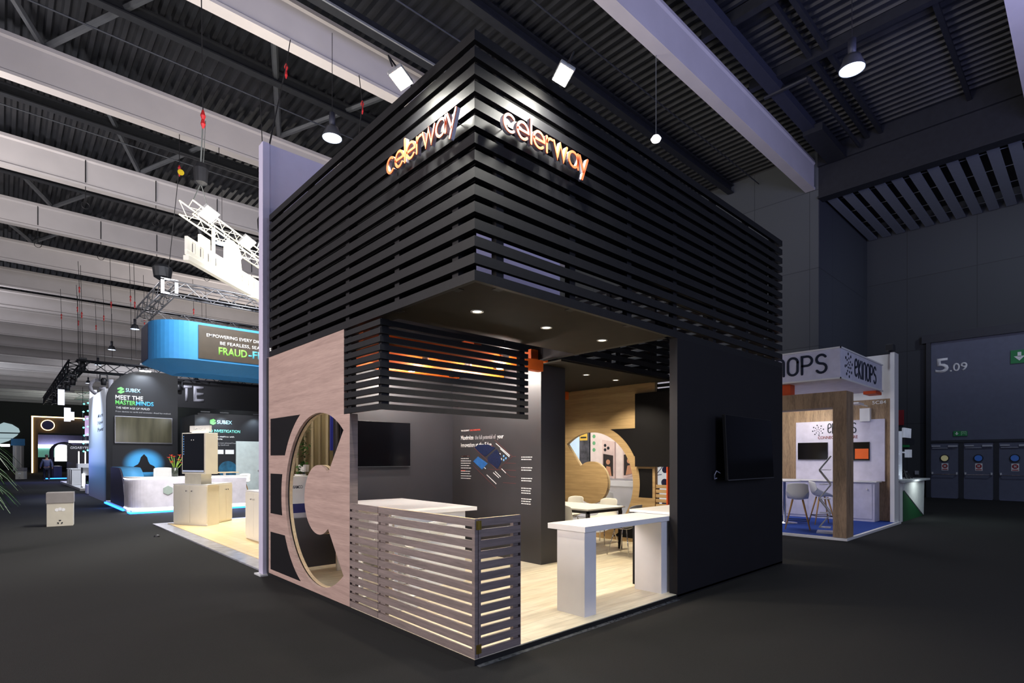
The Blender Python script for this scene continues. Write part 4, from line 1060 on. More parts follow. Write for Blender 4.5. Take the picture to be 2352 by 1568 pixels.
MB().prism(hx, 15.73, 15.749, 'y').build('hexagon_logo', mat('pale_grey_green', '#a9b8b0', .5), t)
text('desk_lettering', 'SUBEX', FY(1.18, 15.745, .6), mat('slate_lettering', '#56616f', .5), t, .15, .6, .004, .02)
for i, (x, y) in enumerate(((-.3, 0), )): pass
lamp('desk_glow', 'AREA', (.9, 14.8, 2.6), (.9, 15.8, .6), 45, (1, .97, .95), 1.5)
# blue wave bench panel
t = thing('wave_panel', 'sky blue curved end panel with dark side, beside the curved desk', 'panel', (.12, 18.4, .1))
pr_ = [(20.2, .1), (20.2, 1.32)]+[(18.6+.0-1.3*math.sin(a)*1.0, .1+1.22*math.cos(a)) for a in [PI/2*k/10 for k in range(1, 11)]]
MB().prism(pr_, .12, .16, 'x').build('dark_side', mat('plum_dark', '#3b3648', .5), t)
m = MB(); m.grid([[(.16, p[0]-.02, p[1]), (.7, p[0]-.02, p[1])] for p in pr_[1:]]); m.build('blue_face', mat('sky_blue', '#5fb4ee', .45), t, True, True, .02)
c3 = thing('desk_chair', 'white rounded office chair back behind the curved desk', 'chair', (1.25, 17.6, .1))
shell(WPL, c3, .62, .5, 1.22)
MB().lathe([(.3, 0), (.3, .03), (.04, .06), (.035, .5), (0, .5)], n=16).build('pedestal', CHR, c3, True, False)
fv = thing('flower_vase', 'glass vase of orange-red flowers standing on the curved desk', 'vase', (1.22, 16.0, 1.06))
MB().lathe([(.07, 0), (.085, .01), (.09, .28), (.08, .28), (.075, .02), (0, .02)], n=16).build('vase_glass', mat('dark_glass', '#3a4038', .15, var=.1), fv, True, False)
r = random.Random(2); q = MB(); q2 = MB()
for k in range(9):
    a = r.random()*6.28; rr_ = r.uniform(.03, .2); h_ = r.uniform(.38, .72); e_ = Vector((rr_*math.cos(a), rr_*math.sin(a), h_))
    q.tube([(0, 0, .05), (e_.x*.35, e_.y*.35, h_*.6), tuple(e_)], .012, 5)
    for j in range(5):
        b2_ = 2*PI*j/5; d_ = Vector((math.cos(b2_), math.sin(b2_), .7)).normalized()*.085; s_ = d_.cross(Vector((0, 0, 1))).normalized()*.022
        vs = [q2.b.verts.new(v) for v in (e_, e_+d_*.5+s_, e_+d_, e_+d_*.5-s_)]; q2.b.faces.new(vs)
q.build('flower_stem', mat('stem_green', '#6f8f2a', .5), fv, True, False); q2.build('petals', mat('petal_orange', '#d4401c', .5, var=.3, scale=20), fv, False, False)
# second dark wall of the same stand with a white door
t = thing('presentation_wall', 'dark printed wall with spotlights and white door, right of the demo kiosk', 'wall panel', (3.4, 19, .1))
B('wall_board', DKP, t, (2.55, 6.5, 19.0, 19.12, .101, 3.27)); B('side_board', DKP, t, (2.45, 2.55, 19.0, 21.2, .101, 3.2))
text('wall_lettering', 'SUBEX', FY(3.18, 18.998, 2.9), mat('lettering_pale_cyan', '#a8dcf0'), t, .14, .52, .004, .03)
MB().prism([(2.95, 2.9), (3.05, 2.85), (3.14, 2.91), (3.14, 2.97), (3.05, 2.93), (3.14, 3.02), (3.06, 3.08), (2.95, 3.03)], 18.99, 18.998, 'y').build('wall_logo', GT, t)
text('wall_lettering', 'FRAUD INVESTIGATION', FY(2.65, 18.998, 2.58), mat('lettering_aqua', '#7fe0d0', .5, emit=.2), t, .11, 1.33, .004, .04)
text('wall_lettering', 'Fight machine with\nmachine', FY(3.05, 18.998, 2.40), WTXT, t, .06, .72, .004, .02)
text('wall_lettering', 'Outsmart even the most advanced fraudsters with\nAI agents, driven by GenAI and', FY(2.75, 18.998, 2.17), GRT, t, .05, 1.35, .004, .0)
for x in (3.1, 3.46): B('white_button', WTXT, t, (x, x+.3, 18.985, 18.998, 1.78, 1.94))
MB().lathe([(0, 0), (.32, 0), (.32, .006), (0, .006)], n=24, M=FY(3.55, 18.998, 1.2)).build('blue_print', mat('print_teal', '#1f5a78', .5, var=.5, scale=5), t)
dd = B('door_leaf', mat('white_door', '#c9d4d2', .5), t, (3.83, 4.75, 18.96, 18.998, .1, 2.27)); MB().lathe([(.025, 0), (.025, .05), (0, .05)], n=10, M=FY(4.62, 18.96, 1.15)).build('door_knob', CHR, dd)
for x in (2.72, 3.35, 4.5):
    B('spot_bar', mat('dark_metal', '#26272b'), t, (x-.15, x+.15, 18.7, 18.75, 3.28, 3.32)); lamp('wall_washer', 'SPOT', (x, 18.72, 3.25), (x, 19.02, 2.2), 45, (.7, .88, 1), .05, 110, .8)
# the two wooden-legged chairs and high table there
def woodstool(label, loc_, rz, seat=.68, h=1.0, m=WPL, arm=0., leg=None, n_=None):
    t = thing(n_ or 'bar_chair', label, 'stool', loc_, rz); shell(m, t, .46, seat, h, arm)
    lm = leg or mat('beech_leg', '#b98a54', .5)
    for sx in (-1, 1):
        for sy in (-1, 1): MB().tube([(sx*.1, sy*.09, seat-.02), (sx*.24, sy*.22, 0)], .02, 8, r2=.012).build('leg', lm, t, True, False)
    f = .3; a, b_ = .1+.14*(1-f), .09+.13*(1-f)
    MB().tube([(-a, -b_, seat*f), (a, -b_, seat*f), (a, b_, seat*f), (-a, b_, seat*f), (-a, -b_, seat*f)], .009, 6).build('footrest', DMET, t, True, False)
    return t
woodstool('white shell bar chair with wooden legs in front of the white door', (3.35, 16.75, .1), -.9)
woodstool('white shell bar chair half hidden behind the demo kiosk', (2.45, 16.9, .1), 1.2)
t = thing('bar_table', 'small high table with pale wooden top behind the demo kiosk', 'table', (2.95, 17.3, .1))
B('tabletop', PLY, t, (2.6, 3.35, 17.0, 17.6, 1.12, 1.15)); B('column', WHT, t, (2.93, 3.0, 17.25, 17.32, .1, 1.12)); B('foot_plate', WHT, t, (2.75, 3.2, 17.1, 17.5, .1, .12))
lamp('stand_glow', 'AREA', (3.6, 16.5, 3.6), (3.6, 18, 1), 60, (.95, .97, 1), 1.5)

# -- GIGABYTE stand behind
t = thing('banner_wall', 'tall blue-white gradient banner wall end left of the rounded dark wall', 'wall panel', (.17, 24, 0))
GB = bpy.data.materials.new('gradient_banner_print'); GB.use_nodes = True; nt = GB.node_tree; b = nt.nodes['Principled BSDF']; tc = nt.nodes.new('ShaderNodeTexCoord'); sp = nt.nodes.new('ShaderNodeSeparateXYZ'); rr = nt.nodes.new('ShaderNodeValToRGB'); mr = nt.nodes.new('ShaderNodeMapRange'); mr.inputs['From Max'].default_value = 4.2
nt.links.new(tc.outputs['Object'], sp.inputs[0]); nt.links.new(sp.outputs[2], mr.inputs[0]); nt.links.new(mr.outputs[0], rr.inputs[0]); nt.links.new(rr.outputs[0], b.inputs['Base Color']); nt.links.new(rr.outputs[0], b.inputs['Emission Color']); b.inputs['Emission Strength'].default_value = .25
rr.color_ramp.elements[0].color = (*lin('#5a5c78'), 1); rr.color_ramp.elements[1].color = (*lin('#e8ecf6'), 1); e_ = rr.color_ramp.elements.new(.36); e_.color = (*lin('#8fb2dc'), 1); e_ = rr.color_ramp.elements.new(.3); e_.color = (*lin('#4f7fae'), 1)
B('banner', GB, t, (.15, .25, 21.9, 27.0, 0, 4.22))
for k, (s_, z) in enumerate((('More', 3.22), ('New', 2.95), ('Power', 2.68))): text('banner_lettering', s_, FX(.148, 23.9, z), mat('slate_lettering', '#56616f'), t, .16, 1.5 if k < 2 else 1.7, .003, .01)
lamp('banner_light', 'SPOT', (-1.3, 24.3, 5.2), (.2, 24.3, 2.4), 1100, (.8, .87, 1), .1, 90, .8)
t = thing('fascia_sign', 'wide dark fascia with giant grey block capitals behind the rounded dark wall', 'sign', (3, 30, 4.6))
B('fascia_board', mat('fascia_black', '#15151a', .6), t, (3.4, 9, 30.02, 30.1, 4.35, 5.9)); 
LG = mat('grey_block_letter', '#9c9ca6', .5, var=.1)
x = .45
for ch, xx, ww in (('G', .42, .68), ('I', 1.2, .2), ('G', 1.55, .68), ('A', 2.3, .7), ('B', 3.05, .6), ('Y', 3.7, .6), ('T', 4.33, .52), ('E', 4.92, .5)):
    text('letter', ch, FY(xx, 30.0, 4.72), LG, t, .84, ww, -.12, .04)
lamp('fascia_fill_light', 'SPOT', (3.2, 27.5, 7.2), (3.4, 30, 5.0), 900, (.9, .92, 1), .2, 110, .8)  # spot without a fixture, added to brighten the block letters
t = thing('long_truss', 'long dark lattice truss carrying moving lights, behind the tall banner wall', 'truss', (0, 30, 6.1))
DT = mat('black_truss', '#2a2b31', .5, .4)
truss('truss_side', (-.05, 30, 6.05), (9, 30, 6.05), .5, DT, t, .6, .04); truss('truss_side', (-.05, 30.2, 6.05), (-.05, 52, 6.05), .5, DT, t, .8, .05)
truss('truss_side', (.2, 34, 5.0), (9, 34, 5.0), .4, mat('lit_aluminium', '#e6e2cf'), t, .6, .03)
r = random.Random(9)
for k in range(13):
    x, y = ((.2+k*.8), 29.9) if k < 7 else (-.1, 31+(k-7)*3.0)
    q = MB().box(-.14, .14, -.1, .1, .0, .08).box(-.17, -.12, -.06, .06, -.3, 0).box(.12, .17, -.06, .06, -.3, 0)
    h_ = thing('stage_light', 'dark moving-head stage light clamped on the long dark truss', 'stage light', (x, y, 6.36 if k % 3 == 0 else 5.7), 0, 'moving-head lights on the long dark truss')
    q.build('yoke', DMET, h_, False, False); q = MB().lathe([(.09, -.5), (.11, -.48), (.12, -.25), (.08, -.15), (0, -.14)], n=12); q.build('head', DMET, h_, True, False)
LEDPAN = mat('panel_glow', '#e8ecff', emit=1.6)
t = [q_ for q_ in bpy.data.objects if q_.name == 'long_truss'][0]
for k, (x, y, z0, z1) in enumerate(((-.25, 38, 4.75, 5.65), (.03, 38, 3.8, 4.6), (.75, 33, 4.75, 5.25), (.35, 40, 4.0, 4.5))):
    o = MB().box(x, x+.3, y, y+.08, z0, z1).build('light_panel', LEDPAN, t); (lambda *a: o.__setitem__('label', a[1]))(o, ['glowing white light panel at the near end of the long dark truss', 'glowing white light panel, lower one under the dark truss', 'glowing white light panel behind the giant letter G', 'glowing white light panel deepest under the truss'][k], 'light panel')
q = MB(); r = random.Random(3)
for i in range(7):
    for j in range(5): q.lathe([(0, -.05), (.05, 0), (0, .05)], c=(.55+.16*j+r.uniform(-.02, .02), 33.5, 2.0+.42*i+.06*j), n=6)
TEAL = mat('teal_led', '#59e6dc', emit=5)
dotst = thing('led_curtain', 'rows of small teal lights hanging left of the banner wall', 'light curtain', (.9, 33.5, 2.0)); q.build('led_dots', TEAL, dotst)['kind'] = 'stuff'
MB().tube([(.5, 33.5, 5.4), (.5, 33.5, 2)], .01, 4).tube([(1.25, 33.5, 5.4), (1.25, 33.5, 2)], .01, 4).build('hanging_wires', CABLE, dotst)
t = thing('branded_backwall', 'dark stand wall with small white brand name and bright header, behind the white counters', 'wall panel', (1.4, 44, 0))
B('wall_board', mat('fascia_black', '#15151a'), t, (.62, 3.2, 44.6, 44.8, 0, 2.55)); B('light_header', LEDW, t, (.7, 3.2, 44.5, 44.6, 2.7, 2.85)); text('wall_lettering', 'GIGABYTE', FY(.78, 44.59, 2.28), WTXT, t, .17, 1.0, .005, .05)
for k in range(3): B('neon_tube', mat('pink_tube', '#ffd8e6', emit=5), t, (1.12+.34*k-.03, 1.12+.34*k+.03, 43.0, 43.06, 1.25, 2.1))
t = thing('white_platform', 'low white stand platform left of the banner wall', 'platform', (.9, 39, 0)); B('deck', WHT, t, (.22, 3, 31.5, 44, 0, .12))
for k in range(3):
    o = thing('display_plinth', 'small white display plinth, %s of three in a row on the white platform' % ('nearest', 'middle', 'farthest')[k], 'plinth', (.5, 37+1.3*k, .12)); MB().box(-.22, .22, -.3, .3, 0, .85, bev=.02).box(-.25, .25, -.33, .33, .86, .9, bev=.01).build('plinth_body', WHT, o, False, False)
o = thing('display_case', 'white and grey counter with a black screen front, beside the banner wall', 'counter', (.9, 32.5, .12))
B('case_body', GREYL, o, (.4, 1.8, 32.2, 33.2, .12, 1.15)); B('black_front', SCR, o, (.5, 1.7, 32.15, 32.199, .3, .75)); B('white_frame', LEDW, o, (.35, .45, 32.1, 32.15, .2, .85))
o = thing('display_case', 'long white counter behind the display plinths', 'counter', (1.5, 42, .12)); B('case_body', WHT, o, (.9, 3, 41, 42, .12, 1.3))
o = thing('planter', 'small white planter with green leaves at the foot of the banner wall', 'planter', (.45, 28.6, 0)); MB().box(-.25, .25, -.4, .4, 0, .42, bev=.02).build('pot', WHT, o, False, False)
q = MB(); r = random.Random(8)
for k in range(50):
    p = Vector((r.uniform(-.2, .2), r.uniform(-.3, .3), .42)); e_ = p+Vector((r.uniform(-.12, .12), r.uniform(-.12, .12), r.uniform(.08, .2))); s_ = Vector((.03, .02, 0)); q.b.faces.new([q.b.verts.new(v) for v in (p, (p+e_)/2+s_, e_, (p+e_)/2-s_)])
q.build('foliage', LEAF, o, False, False)
for k, (y, px) in enumerate(((40, .9), (34, .7), (48, .6))): lamp('stand_glow', 'AREA', (px+.5, y, 4.2), (px+.6, y+.5, 0), 120, (.75, .82, 1), 1.5)
lamp('blue_floor_glow', 'AREA', (-.6, 46, 1.6), (-.9, 46, 0), 60, (.2, .25, 1), 3); lamp('blue_floor_glow', 'AREA', (-.2, 28, 1.4), (-.9, 27, 0), 40, (.3, .35, 1), 2)
# arch booth
t = thing('arched_booth', 'dark ribbed arch pod with bright white lining beside the walking person', 'booth', (.95, 56, 0))
for k in range(4):
    y = 55+1.1*k; P = [(.42, y, 0), (.42, y, 1.9)]+[(1.15-.73*math.cos(a), y, 2.2+.75*math.sin(a)) for a in [PI*j/10 for j in range(11)]]+[(1.88, y, 1.9), (1.88, y, 0)]
    MB().tube(P, .07, 6).build('rib', mat('plum_dark', '#3b3648'), t)
B('lining', LEDW, t, (.75, 1.6, 58.6, 58.7, 1.4, 2.5)); B('base_panel', mat('navy_band', '#23265e'), t, (.45, 1.0, 55, 58, 0, 1.0)); B('blue_strip', LEDB, t, (-.1, 1.3, 53.5, 53.6, .0, .08))
# gold framed stand far away
t = thing('lit_frame_stand', 'distant stand framed by a glowing warm light line with a lilac back wall', 'stand', (.0, 80, 0))
WL = mat('warm_light_line', '#ffdca0', emit=6, ecol='#ffcf8a')
B('light_line', WL, t, (-.12, .02, 79.9, 80, 0, 6.5), (-.12, 6.5, 79.9, 80, 6.4, 6.52)); B('frame_wall', mat('slat_brown', '#3a332c', .7), t, (.02, 6.4, 80.1, 80.3, 4.6, 6.35), (.02, .45, 80.1, 80.3, 0, 4.6))
B('lilac_wall', mat('lilac_board', '#8c86b4', .6), t, (.45, 6.4, 83, 83.2, 2.6, 4.5)); B('green_band', mat('mint_band', '#7fc9b4', .6, emit=.3), t, (.45, 3, 82.5, 82.6, 1.8, 2.9)); B('light_band', LEDW, t, (.45, 3.2, 82.4, 82.5, 2.9, 3.3))
MB().lathe([(0, 0), (.55, 0), (.55, .08), (0, .08)], n=24, M=FY(1.3, 79.9, 5.5)).build('round_sign', mat('navy_band', '#23265e'), t); MB().lathe([(.55, .0), (.62, .0), (.62, .1), (.55, .1)], n=24, M=FY(1.3, 79.9, 5.5), cap=False).build('sign_ring', WL, t)
tt = [q_ for q_ in bpy.data.objects if q_.name == 'branded_backwall'][0]
B('pink_screen', mat('pink_screen', '#d8b8e6', .5, emit=.5), tt, (1.6, 3.4, 44.85, 44.95, 3.2, 4.6)); B('screen_post', DMET, tt, (1.6, 1.7, 44.95, 45.05, 0, 4.6))
t = thing('distant_stand', 'pale distant stand front with grey columns left of the glowing warm frame', 'stand', (-1, 95, 0))
B('front_wall', GREYL, t, (-1.5, -.4, 96, 97, 0, 3.6)); B('blue_header', mat('blue_fascia', '#3f9be0'), t, (-1.7, -.3, 95.8, 96, 3.4, 4.3)); B('column', WHT, t, (-1.3, -1.15, 95.7, 95.8, 0, 3.3), (-.8, -.65, 95.7, 95.8, 0, 3.3))
o = MB().tube([(-3.6, 95, .6), (-3.2, 95, 3.1)], .14, 8).build('light_tube', LEDW); tag(o, 'leaning white light tube standing far away near the left edge', 'light tube')
tag(MB().tube([(-3.1, 96, 3.4), (-1.8, 96, 3.4)], .16, 8).build('light_tube', LEDW), 'horizontal white light tube far away near the left edge', 'light tube')
# recycling bins
def bin_(loc_, label, rz=0., k=1.):
    t = thing('recycling_bin', label, 'bin', loc_, rz)
    M_ = Matrix.Scale(k, 4)
    MB().box(-.25, .25, -.2, .2, 0, .56, M=M_, bev=.006).build('bin_body', CARDB, t, False, False); MB().box(-.262, .262, -.212, .212, .56, .82, M=M_, bev=.01).build('bin_lid', mat('bin_lid_grey', '#8d8886', .7), t, False, False)
    f = MB()
    for a in range(3):
        A = PI/2+a*2*PI/3; f.prism([(.055*math.cos(A+d_)*k, (.1+.055*math.sin(A+d_))*k) for d_ in (-.5, 0, .5)]+[(.03*math.cos(A+.4)*k, (.1+.03*math.sin(A+.4))*k), (.03*math.cos(A-.4)*k, (.1+.03*math.sin(A-.4))*k)], -.206*k, -.2005*k, 'y')
    f.build('recycling_mark', DMET, t, False, False)
    text('bin_lettering', 'Fira Barcelona', frame((0, -.2005*k, .32*k), (1, 0, 0), (0, 0, 1)), WTXT, t, .035*k, .3*k, .002, .01, 'CENTER')
    m_ = MB()
    for dx in (-.06, 0, .06): m_.lathe([(0, 0), (.04*k, 0), (.04*k, .003), (0, .003)], n=12, M=frame((dx*k, -.2005*k, (.4+.015*(dx == 0))*k), (1, 0, 0), (0, 0, 1)))
    m_.build('cloud_mark', WTXT, t, False, False)
    return t
bin_((-1.62, 13.75, 0), 'cardboard recycling bin with grey lid standing alone on the carpet, the nearer one', -.12, .98)
bin_((-1.5, 54.9, 0), 'small distant recycling bin with grey lid near the left picture edge', -.5, 1.1)
# plant at left edge
t = thing('palm_plant', 'leafy dark green plant with drooping leaves at the left picture edge', 'plant', (-3.12, 9.3, 0))
q = MB(); r = random.Random(4)
for k in range(130):
    a = r.random()*2*PI; z0 = r.uniform(1.1, 1.9); L_ = r.uniform(.45, .8); P = []
    for j in range(6):
        s_ = j/5; P.append(Vector((math.cos(a)*L_*s_, math.sin(a)*L_*s_, z0+.35*s_-.75*s_*s_)))
    sd_ = Vector((-math.sin(a), math.cos(a), 0)); rows = [[tuple(p+sd_*.022*(1-abs(j/5-.35)*1.2)), tuple(p-sd_*.022*(1-abs(j/5-.35)*1.2))] for j, p in enumerate(P)]
    q.grid(rows)
q.build('foliage', LEAF, t, False, False); MB().tube([(0, 0, .4), (.03, 0, 1.9)], .035, 8).build('stem', mat('plant_stem', '#4b3f2a', .8), t, True, False)
MB().lathe([(.18, 0), (.26, .05), (.28, .45), (0, .45)], n=20).build('pot', WHT, t, True, False)
# visitor walking away
t = thing('person', 'person in grey jacket and dark trousers walking away down the left aisle', 'person', (-.24, 48.9, 0))
def skin(name, V, E_, R, m, parent):
    me = bpy.data.meshes.new(name); me.from_pydata(V, E_, []); me.materials.append(m)
    o = bpy.data.objects.new(name, me); COL.objects.link(o); o.parent = parent
    md = o.modifiers.new('skin', 'SKIN'); md.use_smooth_shade = True
    sk = me.skin_vertices[0] if me.skin_vertices else None
    if sk is None:
        bm = bmesh.new(); bm.from_mesh(me); bm.verts.layers.skin.verify(); bm.to_mesh(me); bm.free(); sk = me.skin_vertices[0]
    for i, r_ in enumerate(R): sk.data[i].radius = (r_, r_) if not isinstance(r_, tuple) else r_
    sk.data[0].use_root = True
    s2 = o.modifiers.new('sub', 'SUBSURF'); s2.levels = 1; s2.render_levels = 2
    return o
PV = [(0, 0, 1.0), (0, 0, 1.25), (0, 0, 1.5), (0, .02, 1.62), (0, .03, 1.72), (0, .03, 1.82), (-.2, 0, 1.5), (-.3, .02, 1.22), (-.34, .12, 1.0), (-.35, .16, .9), (.2, 0, 1.5), (.3, -.02, 1.22), (.31, -.06, .97), (.31, -.05, .87), (-.1, 0, .95), (-.12, .1, .55), (-.12, .02, .1), (-.12, .16, .04), (.1, 0, .95), (.12, -.02, .52), (.12, -.22, .12), (.12, -.1, .04)]
PE = [(0, 1), (1, 2), (2, 3), (3, 4), (4, 5), (2, 6), (6, 7), (7, 8), (8, 9), (2, 10), (10, 11), (11, 12), (12, 13), (0, 14), (14, 15), (15, 16), (16, 17), (0, 18), (18, 19), (19, 20), (20, 21)]
PR = [.13, .13, .13, .055, .085, .08, .06, .045, .035, .04, .06, .045, .035, .04, .09, .065, .045, .04, .09, .065, .045, .04]
skin('body', PV, PE, PR, mat('skin_tone', '#a87c66', .6), t)
JV = [(0, 0, .96), (0, 0, 1.25), (0, 0, 1.52), (-.2, 0, 1.52), (-.3, .02, 1.22), (-.34, .12, 1.0), (.2, 0, 1.52), (.3, -.02, 1.22), (.31, -.06, .97)]
skin('jacket', JV, [(0, 1), (1, 2), (2, 3), (3, 4), (4, 5), (2, 6), (6, 7), (7, 8)], [(.21, .17), (.19, .16), (.17, .14), .085, .07, .06, .085, .07, .06], mat('jacket_grey', '#5a607c', .8), t)
TV_ = [(0, 0, .98), (-.1, 0, .9), (-.12, .1, .52), (-.12, .02, .1), (.1, 0, .9), (.12, -.02, .5), (.12, -.22, .14)]
skin('trousers', TV_, [(0, 1), (1, 2), (2, 3), (0, 4), (4, 5), (5, 6)], [.15, .11, .085, .07, .11, .085, .07], mat('trousers_dark', '#1c1c26', .8), t)
MB().lathe([(.0, -.1), (.09, -.06), (.105, .02), (.08, .09), (0, .12)], c=(0, -.0, 1.82), n=16).build('hair', mat('hair_grey', '#4a4440', .8), t, True, False)
for sx, y in ((-.12, .1), (.12, -.16)): MB().box(sx-.05, sx+.05, y-.14, y+.13, 0, .08, bev=.02).build('shoe', DMET, t, False, False)
o = MB().lathe([(0, 0), (.06, 0), (.05, .03), (.02, .05), (0, .05)], c=(-.33, 9.9, 0), n=8).build('debris', DMET); tag(o, 'small dark scrap lying alone on the carpet left of the wooden floor', 'debris')

# ================================================================ STANDS ON THE RIGHT
# -- white and oak stand
t = thing('stand_platform', 'blue-carpeted platform with white edge at the right', 'platform', (11, 2.5, 0))
B('edge', WHT, t, (9.33, 13.6, .04, 5.2, 0, .05)); B('blue_carpet', mat('blue_carpet', '#173f94', .95, var=.12, scale=90), t, (9.4, 13.5, .1, 5.1, .05, .056))
t = thing('oak_portal_frame', 'oak portal frame with thick front post on the blue-carpeted stand', 'frame', (9.4, 2, .056))
B('front_post', WOODP, t, (9.36, 9.80, .06, .30, .056, 2.93)); B('beam', WOODP, t, (9.36, 9.80, .30, 4.2, 2.62, 2.93)); B('rear_post', WOODP, t, (9.36, 9.80, 4.2, 4.44, .056, 2.93))
B('track_light', WHT, t, (9.82, 9.86, .4, 4.1, 2.62, 2.66))
t = thing('oak_backwall', 'rear wall of the white stand with oak fascia and white printed board', 'wall panel', (13.5, 2, .05))
B('oak_board', WOODP, t, (13.45, 13.6, .22, 5.1, .056, 3.1)); B('white_board', mat('printed_white', '#cfcbdd', .5), t, (13.40, 13.45, .34, 2.42, 1.04, 2.6)); B('white_top', WHT, t, (13.46, 13.6, .2, 5.1, 3.1, 4.2))
text('wall_lettering', 'CONNECT TO FUTURE', FX(13.398, 1.86, 2.13), mat('rust_lettering', '#8c3b34', .5), t, .08, .93, .003, .03)
sketch_word('ekinops', GN, FX(13.399, 1.62, 2.28), .165, .16, 0, .006, NAVY, t, .2, name='wall_lettering', wscale=.6)
def dots(M_, R, m, parent, nm='dot_logo'):
    q = MB()
    for rr_, n_, s_ in ((.25, 5, .08), (.58, 7, .1), (.95, 8, .13)):
        for k in range(n_):
            a = 2*PI*k/n_+rr_; q.lathe([(0, 0), (s_*R, 0), (s_*R, .005), (0, .005)], n=8, M=M_ @ Matrix.Translation((R*rr_*math.cos(a), R*rr_*math.sin(a), 0)))
    q.build(nm, m, parent)
dots(FX(13.399, 1.86, 2.37), .14, NAVY, t)
text('stand_number', '5C84', FX(13.448, .62, 2.98), WTXT, t, .085, .3, .003, .02)
B('junction_box', WHT, t, (13.3, 13.449, .64, .86, 2.55, 2.88))
e1 = tv(FX(13.399, 2.36, 1.58), .74, .46, 'small dark screen on the white board of the blue-carpeted stand, left', .05)
e2 = tv(FX(13.399, 1.44, 1.56), .78, .47, 'small dark screen with orange reflection on the white board, behind the oak post', .05)
MB().box(13.36, 13.362, .68, .98, 1.6, 1.86).build('orange_reflection', mat('orange_reflection_glow', '#c2521a', .4, emit=.35), e2)  # glowing patch painted in for the orange reflection on the screen
t = thing('side_wall', 'narrow white end wall closing the right side of the blue-carpeted stand', 'wall panel', (13.5, .2, 0)); B('wall_panel', WHT, t, (13.22, 13.62, .1, .19, 0, 4.2))
lt = thing('floodlight', 'small white floodlight on top of the white stand end wall', 'floodlight', (13.3, .2, 4.2)); MB().box(-.12, .12, -.08, .08, .04, .2, bev=.01).tube([(0, 0, 0), (0, 0, .06)], .02, 6).build('housing', DMET, lt, False, False)
t = thing('sign_box', 'white box sign with dark rounded lettering above the oak portal frame', 'sign', (10.5, 1.5, 3.17))
B('sign_body', mat('sign_box_white', '#d7d5e6', .5), t, (9.33, 12.36, .16, 5.1, 3.17, 3.80)); B('edge_frame', WHT, t, (9.31, 12.38, .14, .159, 3.17, 3.20), (9.31, 12.38, .14, .159, 3.77, 3.80), (9.31, 9.329, .14, 5.1, 3.77, 3.80), (9.31, 9.329, .14, 5.1, 3.17, 3.20))
sketch_word('ekinops', GN, FX(9.328, 1.99, 3.33), .235, .2, 0, .008, NAVY, t, .36, name='letter')
dots(FX(9.328, 2.5, 3.5), .25, NAVY, t)
sketch_word('ekinops', GN, FY(10.25, .158, 3.31), .235, .2, 0, .008, NAVY, t, .36, name='letter')
dots(FY(9.85, .158, 3.49), .24, NAVY, t)
for k, (x0, x1, y0, y1) in enumerate(((12.0, 12.5, .2, .45), (9.5, 9.75, 1.15, 1.6))): tag(B('orange_block', ORGR, None, (x0, x1, y0, y1, 2.935 if k else 3.1001, 3.169)), ('orange spacer block between the white sign box and the oak back wall, right', 'orange spacer block under the white sign box, next to the black canopy')[k], 'block')
t = thing('low_cupboard', 'white cupboard row under the two small screens of the blue-carpeted stand', 'cabinet', (13.2, 1.5, .056)); B('cupboard_body', mat('printed_white', '#cfcbdd'), t, (12.95, 13.39, .45, 2.7, .056, 1.02)); B('cupboard_top', WHT, t, (12.9, 13.39, .4, 2.75, 1.02, 1.05))
for k in range(3): dr = B('door', mat('printed_white', '#cfcbdd'), t, (12.935, 12.949, .5+.73*k, 1.2+.73*k, .12, .98)); MB().tube([(12.935, .6+.73*k, .85), (12.9, .6+.73*k, .85)], .018, 8).build('knob', CHR, dr)
woodstool('white armchair bar stool with wooden legs on the blue carpet', (10.2, 1.25, .056), 1.9, .66, 1.02, WPL, .16)
woodstool('second wooden-legged bar stool on the blue carpet, behind the brochure rack', (11.6, 1.2, .056), .6, .66, 1.02, WPL, .16)
t = thing('poseur_table', 'round white table on a chrome column behind the armchair bar stool', 'table', (11.2, 1.9, .056)); MB().lathe([(.28, 0), (.28, .015), (.04, .03), (.03, 1.0), (0, 1.0)], n=24).build('chrome_column', CHR, t, True, False); MB().lathe([(.0, 1.0), (.35, 1.0), (.35, 1.03), (0, 1.03)], n=28).build('tabletop', WHT, t, False, False)
t = thing('brochure_rack', 'folding silver brochure rack beside the oak post', 'brochure rack', (9.95, .62, .056), .25)
for k in range(5):
    z = .12+.3*k; s_ = 1 if k % 2 else -1
    q = MB(); A = [(-.16, -.1*s_, z), (.16, -.1*s_, z), (.16, .1*s_, z+.28), (-.16, .1*s_, z+.28)]; q.tube(A+[A[0]], .012, 5); q.build('shelf_frame', mat('rack_silver', '#c8ccd2', .3, .6), t, False, False)
    MB().box(-.15, .15, -.1, .1, z-.01, z-.002).build('shelf', mat('clear_shelf', '#a9b0b8', .2), t, False, False)
MB().box(-.2, .2, -.15, .15, 0, .03).build('foot_plate', mat('rack_silver', '#c8ccd2'), t, False, False)
for k, (y, w_) in enumerate(((1.9, .4), (.72, .3))):
    tag(MB().box(12.3, 12.75, y-.1, y+.1, 2.92, 2.96, bev=.01).box(12.74, 13.44, y-.015, y+.015, 2.93, 2.95).build('arm_spotlight', WHT), ('white arm spotlight on the oak fascia, left of the thick post', 'white arm spotlight on the oak fascia, right of the thick post')[k], 'spotlight')
lamp('arm_spot', 'SPOT', (12.4, 1.9, 2.9), (13.6, 2.2, 2.0), 70, (1, .9, .75), .08, 130, .7); lamp('stand_glow', 'AREA', (11.0, 2.2, 3.1), (11.4, 2, 0), 70, (.95, .93, 1), 1.8)
